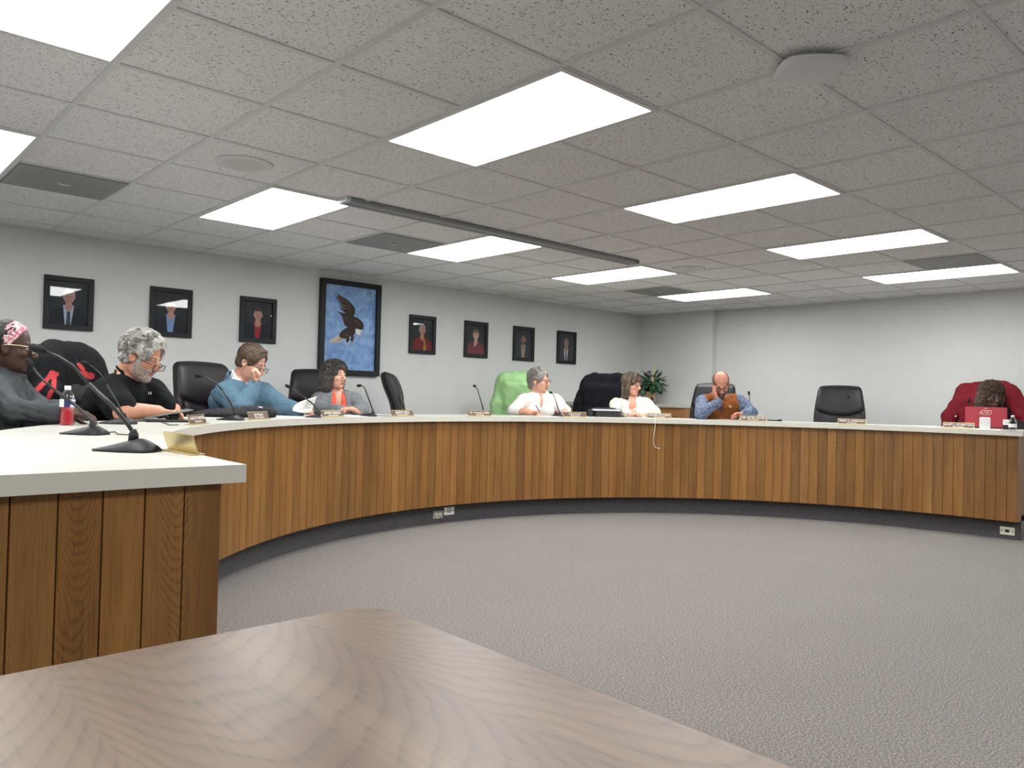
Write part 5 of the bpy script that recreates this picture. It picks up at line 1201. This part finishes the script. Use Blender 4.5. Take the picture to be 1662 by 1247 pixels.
garment(p, 'jacket', M_bj, .020, .96, cut=ct, extra=lambda fd: collar(p, fd, .022, .094, .010, .5), seed=11, fold=(0.0056, 20), fr=1.1)
M_hbr = m_hair('hair_brown', '3e3026', '5c4939', 110, (1, 1, .4))
hair_field(p, lambda fd: (cap_hair(p, fd, .010, .060), fd.cap(hp(p, -.032, .045, .106), hp(p, .032, .045, .106), .013, k=.02), face_cut(p, fd, .062)), .004, M_hbr, (.0018, 150)); strands(p, 320, .045, M_hbr, 6, .0016, 0, .008, lambda v: v[2] > -.3 and v[1] < .5 and not (v[1] > .03 and v[2] < .45), lambda v: (0, -.5 if v[2] > .5 else -.3, -1+v[2]), 'hair_locks', spread=.08); brows(p, M_brow_d, .004)
glasses(p, M_glb, .052, .034, drop=-.008, fwd=.006); trousers(p, M_trou2)
# curled sheet in his hand
h0 = atd(497, 660, 5.93); r = empty('held_sheet', h0, 0, 'curled printed sheet held by the man in the blue jacket', 'paper')
def shp(u_, v_):
    x = (1-u_)*((1-v_)*486+v_*475)+u_*((1-v_)*514+v_*505); y = (1-u_)*((1-v_)*653+v_*667)+u_*((1-v_)*643.5+v_*670)+2.2*math.sin(PI*u_)*(v_-.2); x -= 3.5*math.sin(PI*v_)*(1-u_)
    return atd(x, y, 5.92-.05*math.sin(PI*u_)-.05*(1-u_)*v_)-h0
G_ = 10; b = MB(); b.add([shp(i/G_, j/G_) for i in range(G_+1) for j in range(G_+1)], [(i*(G_+1)+j, (i+1)*(G_+1)+j, (i+1)*(G_+1)+j+1, i*(G_+1)+j+1) for i in range(G_) for j in range(G_)], 0, True)
o = b.build('sheet', M_paper, r); sm = o.modifiers.new('thickness', 'SOLIDIFY'); sm.thickness = .0008
b = MB()
for k_ in range(6):
    v_ = .18+k_*.10; e_ = .9 if k_ % 2 else .72; b.tube([shp(.14+(e_-.14)*i/8, v_)+p.tc*.0022 for i in range(9)], .0014, 4)
b.build('print', M_ink, r)

# 4 woman in grey blazer
p = make_person('woman with curly dark hair in grey blazer and coral blouse, hands clasped', 6.95, dict(o=(544, 610, 0), az=48, pitch=-2, s=1.0, lips='b0615c'), (544, 641, .05), ((519, 650, -.04), (574, 650, .08)), ((512, 671, -.10), (588, 669, .0)), ((555, 671, -.30), (578, 671, -.26)),
    (dict(d=(.85, .1, .25), n=(.2, -.2, -1), curl=(.5, .55, .6, .6)), dict(d=(-.8, .35, .25), n=(-.2, .1, -1), curl=(.6, .65, .7, .7))), (.06, 0), 18, LS2, None, vox=.005, wide=.98, female=True)
garment(p, 'blouse', mfab('blouse_coral', 'cf5540', .06, 0.21, 12, .6), .009, cut=lambda fd: (neckhole(p, fd, .070), vcut(p, fd, .12, .024, .05, .075)), sleeves=False, fold=(.002, 34))
def ct(fd): neckhole(p, fd, .082); vcut(p, fd, .40, .070, .09, .10)
def ex(fd):
    c = p.NB-p.base
    for q in (-1, 1):
        pts_ = [c+p.TR[:, 0]*q*.062+p.TR[:, 1]*.02+p.up*.0, c+p.TR[:, 0]*q*.082+p.TR[:, 1]*.10-p.up*.09, c+p.TR[:, 0]*q*.055+p.TR[:, 1]*.15-p.up*.24]
        for a_, b2 in zip(pts_[:-1], pts_[1:]): fd.cap(a_, b2, .016, .016, .008)
garment(p, 'blazer', mfab('blazer_grey', '6f7274', .22, 0.21, 9), .019, .95, cut=ct, extra=ex, seed=21, fold=(0.0037, 22), fr=1.05)
M_curl = m_hair('hair_curly_dark', '2a2523', '5d5753', 90, (1, 1, 1), .5)
def sh(fd):
    P = lambda *a: hp(p, *a); s = p.hs
    fd.ell(P(0, -.02, .045), np.array((.098, .112, .098))*s, p.HR, .02); rr = random.Random(3)
    for q in (-1, 1):
        fd.ell(P(q*.075, -.035, -.03), np.array((.05, .075, .085))*s, p.HR, .03); fd.ell(P(q*.075, -.04, -.10), np.array((.048, .06, .055))*s, p.HR, .03)
    fd.ell(P(0, -.09, -.06), np.array((.09, .05, .10))*s, p.HR, .03)
    for k in range(60):
        a = rr.uniform(0, 2*PI); z = rr.uniform(-.13, .12); R_ = (.105 if z < .06 else .105*math.sqrt(max(.05, 1-((z-.06)/.09)**2))); y = math.sin(a)*R_*1.05-.025
        if y > .03 or z > .09: continue
        fd.ell(P(math.cos(a)*R_, y, z), (rr.uniform(.014, .020),)*3, None, .010)
    fd.ell(P(0, .112, -.032), np.array((.060, .075, .105))*s, p.HR, .008, 's'); fd.ell(P(0, .06, -.10), np.array((.048, .10, .07))*s, p.HR, .01, 's')
    for k in range(8): fd.ell(P(-.05+.1*k/7, .088-abs(k-3.5)*.006, .072-.004*(k % 2)), (.014,)*3, None, .008)
hair_field(p, sh, .0042, M_curl, (.005, 90), low=.30, pad=.15)
strands(p, 420, .12, M_curl, 9, .0032, .009, .026, lambda v: v[2] > -.5 and v[1] < .5 and not (v[1] > .1 and v[2] < .5), lambda v: (v[0]*1.2, v[1]*.6, -.9), 'curls', 0, 14, .0); brows(p, M_brow_d, .003); trousers(p, M_trou)

# 5 woman in white blouse
p = make_person('woman with short grey hair and glasses in white blouse, writing', 8.35, dict(o=(874.5, 618.5, 0), az=66, pitch=2, s=1.08, lips='a9675f'), (874, 642, .04), ((851, 650, -.08), (901, 650, .06)), ((834, 671, -.16), (917, 668, .0)), ((860, 671, -.34), (918, 671, -.26)),
    (dict(d=(.9, .2, .05), n=(.1, .4, -1), curl=(.9, 1.0, 1.1, 1.1)), dict(d=(.5, .7, -.05), n=(0, 0, -1), curl=.5)), (.08, 0), 16, LS2, None, vox=.0055, wide=1.12, female=True)
def ct(fd): neckhole(p, fd, .064); vcut(p, fd, .15, .016, .06, .08)
garment(p, 'blouse', mfab('blouse_white', 'dcd4d1', .04, 0.34, 9), .010, .35, cut=ct, extra=lambda fd: collar(p, fd, .016, .076, .008, .30), seed=31, fold=(0.0043, 22), fr=1.08)
def sh(fd):
    cap_hair(p, fd, .014, .046, neck=-.045)
    for x, y, z, r_ in ((0, .03, .118, .024), (.03, .04, .11, .022), (-.03, .04, .11, .022), (0, -.04, .125, .026), (.04, -.04, .11, .026), (-.04, -.04, .11, .026), (.06, .02, .07, .02), (-.06, .02, .07, .02), (.05, -.09, .04, .026), (-.05, -.09, .04, .026), (0, -.115, .05, .024), (0, -.10, -.02, .028), (0, -.085, -.06, .03), (.05, -.07, -.04, .024)): fd.ell(hp(p, x, y, z), (r_,)*3, None, .018)
    face_cut(p, fd, .052)
hair_field(p, sh, .0045, m_hair('hair_grey_short', '5f5a55', '98918a', 70, (1, 1, .5)), (.002, 110)); strands(p, 360, .06, MATS_H['hair_grey_short'], 7, .0024, 0, .016, lambda v: v[2] > -.4 and v[1] < .62 and not (v[1] > .1 and v[2] < .4), lambda v: (v[0]*.3, -.4, -.9 if v[1] < .2 else .2), 'hair_locks'); brows(p, M_brow_g, .003); glasses(p, mat('glasses_brown', '3b3230', .3), .050, .030, rim=.0018)
for q in (-1, 1): MB().sphere(hp(p, q*.084, -.004, -.046), .005, 0, 8).build('earring', M_white, p.root)
trousers(p, M_trou)
W = p.WR+nrm(p.rt*.9+p.tc*.2)*.095; r = empty('pen', W, 0, 'dark pen held in the right hand of the woman in the white blouse', 'pen')
b = MB(); b.tube([np.array((0, 0, .075))-p.rt*.035, np.array((0, 0, .02)), np.array((0, 0, -.038))+p.rt*.03], [.005, .0055, .005], 8); b.tube([np.array((0, 0, -.038))+p.rt*.03, np.array((0, 0, -.05))+p.rt*.037], [.005, .001], 8); b.build('barrel', mat('pen_navy', '2c2a40', .4), r)

# 6 woman in cream jacket
p = make_person('woman with long highlighted hair and glasses in cream jacket', 8.65, dict(o=(1025.5, 624.5, 0), az=52, pitch=6, s=1.02, lips='b5655f'), (1024, 651, .04), ((1001, 657, -.05), (1048, 657, .06)), ((999, 673, -.14), (1063, 670, .0)), ((1024, 673, -.34), (1022, 669, -.24)),
    (dict(d=(.95, .15, .05), n=(0, .1, -1), curl=(.4, .45, .5, .5)), dict(d=(-.95, .1, -.05), n=(0, .1, -1), curl=(.5, .5, .5, .5))), (.06, 0), 12, LS2, None, vox=.0055, wide=1.05, female=True)
def ct(fd): neckhole(p, fd, .078); vcut(p, fd, .36, .050, .09, .10)
garment(p, 'top', mat('top_pale', 'e6ddd0', .7), .008, cut=lambda fd: (neckhole(p, fd, .066), vcut(p, fd, .26, .040, .07, .09)), sleeves=False, fold=(.002, 30))
garment(p, 'jacket', mfab('jacket_cream', 'ddd5c5', .04, 0.29, 9), .015, .72, cut=ct, extra=lambda fd: collar(p, fd, .02, .086, .012, .6), seed=41, fold=(0.0043, 20), fr=1.05)
M_hl = m_hair('hair_highlighted', '3f332a', '8f7a66', 55, (1, 1, .12), .58)
def sh(fd):
    P = lambda *a: hp(p, *a); s = p.hs; fd.ell(P(0, -.018, .042), np.array((.090, .108, .094))*s, p.HR, .02)
    for q in (-1, 1):
        fd.cap(P(q*.066, -.035, .02), P(q*.074, -.03, -.15), .042*s, .036*s, .03); fd.cap(P(q*.078, .01, .03), P(q*.076, .012, -.15), .024*s, .020*s, .02)
        fd.cap(P(q*.01, .055, .118), P(q*.066, .060, .035), .020*s, .018*s, .015)
    fd.cap(P(0, -.075, .0), P(0, -.07, -.14), .055*s, .045*s, .03)
    fd.ell(P(0, .122, -.05), np.array((.056, .072, .105))*s, p.HR, .008, 's'); fd.ell(P(0, .07, -.12), np.array((.05, .09, .09))*s, p.HR, .01, 's')
hair_field(p, sh, .0045, M_hl, (.004, 80), low=.32, pad=.13)
strands(p, 330, .27, M_hl, 8, .0038, .0, .018, lambda v: v[2] > -.1 and v[1] < .72 and not (v[1] > .3 and v[2] < .5), lambda v: (.9 if v[0] > -.15 else -.9, .15-.5*max(0, -v[1]), -.55), 'hair_locks', .003, 14, .0, .12); brows(p, M_brow_d, .003); glasses(p, M_glb, .048, .030, rim=.0018)
b = MB(); c = p.NB-p.base; b.tube([c+p.TR[:, 0]*.06+p.TR[:, 1]*.03, c+p.TR[:, 0]*.03+p.TR[:, 1]*.12-p.up*.08, c+p.TR[:, 1]*.165-p.up*.22, c-p.TR[:, 0]*.03+p.TR[:, 1]*.12-p.up*.08, c-p.TR[:, 0]*.06+p.TR[:, 1]*.03], .0035, 6); b.build('lanyard', M_white, p.root)
b = MB(); d_ = nrm(p.WR-p.ER); b.lathe([(.033, -.009), (.036, -.006), (.036, .006), (.033, .009)], p.WR-p.base-d_*.02, 16, R=np.stack([nrm(np.cross(d_, (0, 0, 1))), nrm(np.cross(np.cross(d_, (0, 0, 1)), d_)), d_], 1), cap=False); b.sphere(p.WR-p.base-d_*.02+p.tc*.034+np.array((0, 0, .01)), .015, 0, 10); b.build('wristwatch', M_white, p.root)
trousers(p, M_trou)

# 7 man in the orange vest
p = make_person('bald bearded man in orange brown vest and patterned shirt, cheek resting on his hand', 8.5, dict(o=(1169.5, 624, 0), az=8, pitch=30, s=1.14, lips='9c5f57', jaw=1.05), (1168, 649, .14), ((1141, 653, .04), (1199, 652, .06)), ((1138, 672, -.26), (1219, 670, -.06)), ((1166, 653, -.15), (1206, 673, -.30)),
    (dict(d=(-.42, -.10, .92), n=(1, -.35, .3), curl=(.2, .2, .2, .2), s=1.05), dict(d=(-.85, .4, .1), n=(.1, .3, -1), curl=(.9, .9, .9, .9))), (.14, 0), 6, LS3, None, vox=.0055, wide=1.22)
t = NT('shirt_patterned'); v = t.coord('Object'); vo = t.new('ShaderNodeTexVoronoi'); t.l(v, vo.inputs['Vector']); vo.inputs['Scale'].default_value = 85; t.l(t.ramp(vo.outputs['Distance'], [(.28, srgb('98a3b6')), (.42, srgb('3f4c66'))]), t.b.inputs['Base Color']); t.val(t.b, Roughness=.8)
garment(p, 'shirt', t.m, .009, .96, cut=lambda fd: neckhole(p, fd, .060), extra=lambda fd: collar(p, fd, .020, .070, .008), seed=51, fold=(0.0037, 22), fr=1.12)
M_vest = mfab('vest_orange', '8a5027', .12, 0.34, 9)
def ct(fd):
    neckhole(p, fd, .062); vcut(p, fd, .06, .020, .0, .10)
    for q, S in ((1, p.SR), (-1, p.SL)):
        c = S-p.base; n = p.TR[:, 0]*q; fd.cap(c+n*.028-p.up*.0, c+n*.22-p.up*.05, .090, .13, .02, 's'); fd.cap(c+n*.02-p.up*.10, c+n*.2-p.up*.2, .05, .10, .02, 's')
vest_ = garment(p, 'vest', M_vest, .029, cut=ct, sleeves=False, extra=lambda fd: collar(p, fd, .040, .080, .012), seed=52, fold=(0.0050, 20))
z = MB(); c = p.NB-p.base; z.tube([c+p.TR[:, 1]*.135-p.up*.09, c+p.TR[:, 1]*.165-p.up*.2, c+p.TR[:, 1]*.165-p.up*.38], .004, 6); z.build('zipper', M_black, p.root)
b = MB(); q = surf_at(p, vest_, 1186, 661); b.box(q, (.032, .006, .028), R=p.TR, bev=.002); b.build('chest_patch', mat('patch_tan', 'cdb79a', .6), p.root)
M_stub = m_hair('hair_cropped', '5e4a40', '7b665a', 160)
def sh(fd):
    P = lambda *a: hp(p, *a); s = p.hs; cap_hair(p, fd, .0025, .05); fd.ell(P(0, .050, .105), np.array((.074, .120, .085))*s, p.HR, .004, 's')
hair_field(p, sh, .004, M_stub, None); beard(p, m_hair('beard_dark_grey', '3e332e', '6f645d', 130), .007, vox=.0035); brows(p, M_brow_d, .0035); glasses(p, M_glb, .056, .034, rim=.003, drop=-.004); trousers(p, M_trou2)

# 8 woman behind the red laptop
p = make_person('woman with curly dark hair in black top behind the red laptop', 7.72, dict(o=(1609, 643, 0), az=28, pitch=12, s=1.05, lips='7c4c42'), (1606, 671, .06), ((1583, 672, .02), (1638, 668, .04)), ((1578, 692, .02), (1651, 690, .06)), ((1590, 694, -.06), (1630, 694, -.04)),
    (dict(d=(.6, .75, 0), n=(0, 0, -1), curl=.5), dict(d=(-.6, .75, 0), n=(0, 0, -1), curl=.5)), (.10, 0), 4, DS2, None, vox=.0055, wide=1.1, female=True)
garment(p, 'black_top', mfab('top_black', '0f1013', .1, 0.17, 9), .014, .95, cut=lambda fd: neckhole(p, fd, .062), seed=61, fold=(0.0037, 22))
M_curl2 = m_hair('hair_curly_brown', '2b1f19', '6b5445', 95, (1, 1, 1), .52)
def sh(fd):
    P = lambda *a: hp(p, *a); s = p.hs; rr = random.Random(13)
    fd.ell(P(0, -.02, .040), np.array((.094, .108, .094))*s, p.HR, .02)
    for q in (-1, 1): fd.ell(P(q*.078, -.02, -.03), np.array((.046, .068, .085))*s, p.HR, .03)
    fd.ell(P(.07, -.02, -.09), np.array((.06, .06, .07))*s, p.HR, .03)
    for k in range(60):
        a = rr.uniform(0, 2*PI); z = rr.uniform(-.12, .12); R_ = (.10 if z < .06 else .10*math.sqrt(max(.05, 1-((z-.06)/.085)**2))); y = math.sin(a)*R_*1.05-.02
        if y > .03 or z > .08: continue
        fd.ell(P(math.cos(a)*R_, y, z), (rr.uniform(.014, .020),)*3, None, .010)
    fd.ell(P(0, .112, -.035), np.array((.066, .078, .104))*s, p.HR, .008, 's'); fd.ell(P(0, .06, -.11), np.array((.045, .10, .07))*s, p.HR, .01, 's')
    for k in range(7): fd.ell(P(-.045+.09*k/6, .086-abs(k-3)*.006, .068), (.015,)*3, None, .008)
hair_field(p, sh, .0045, M_curl2, (.005, 90), low=.28, pad=.15)
strands(p, 380, .11, M_curl2, 19, .0034, .009, .024, lambda v: v[2] > -.5 and v[1] < .5 and not (v[1] > .1 and v[2] < .5), lambda v: (v[0]*1.2, v[1]*.6, -.9), 'curls', 0, 14, .0); brows(p, M_brow_d, .003); trousers(p, M_trou)
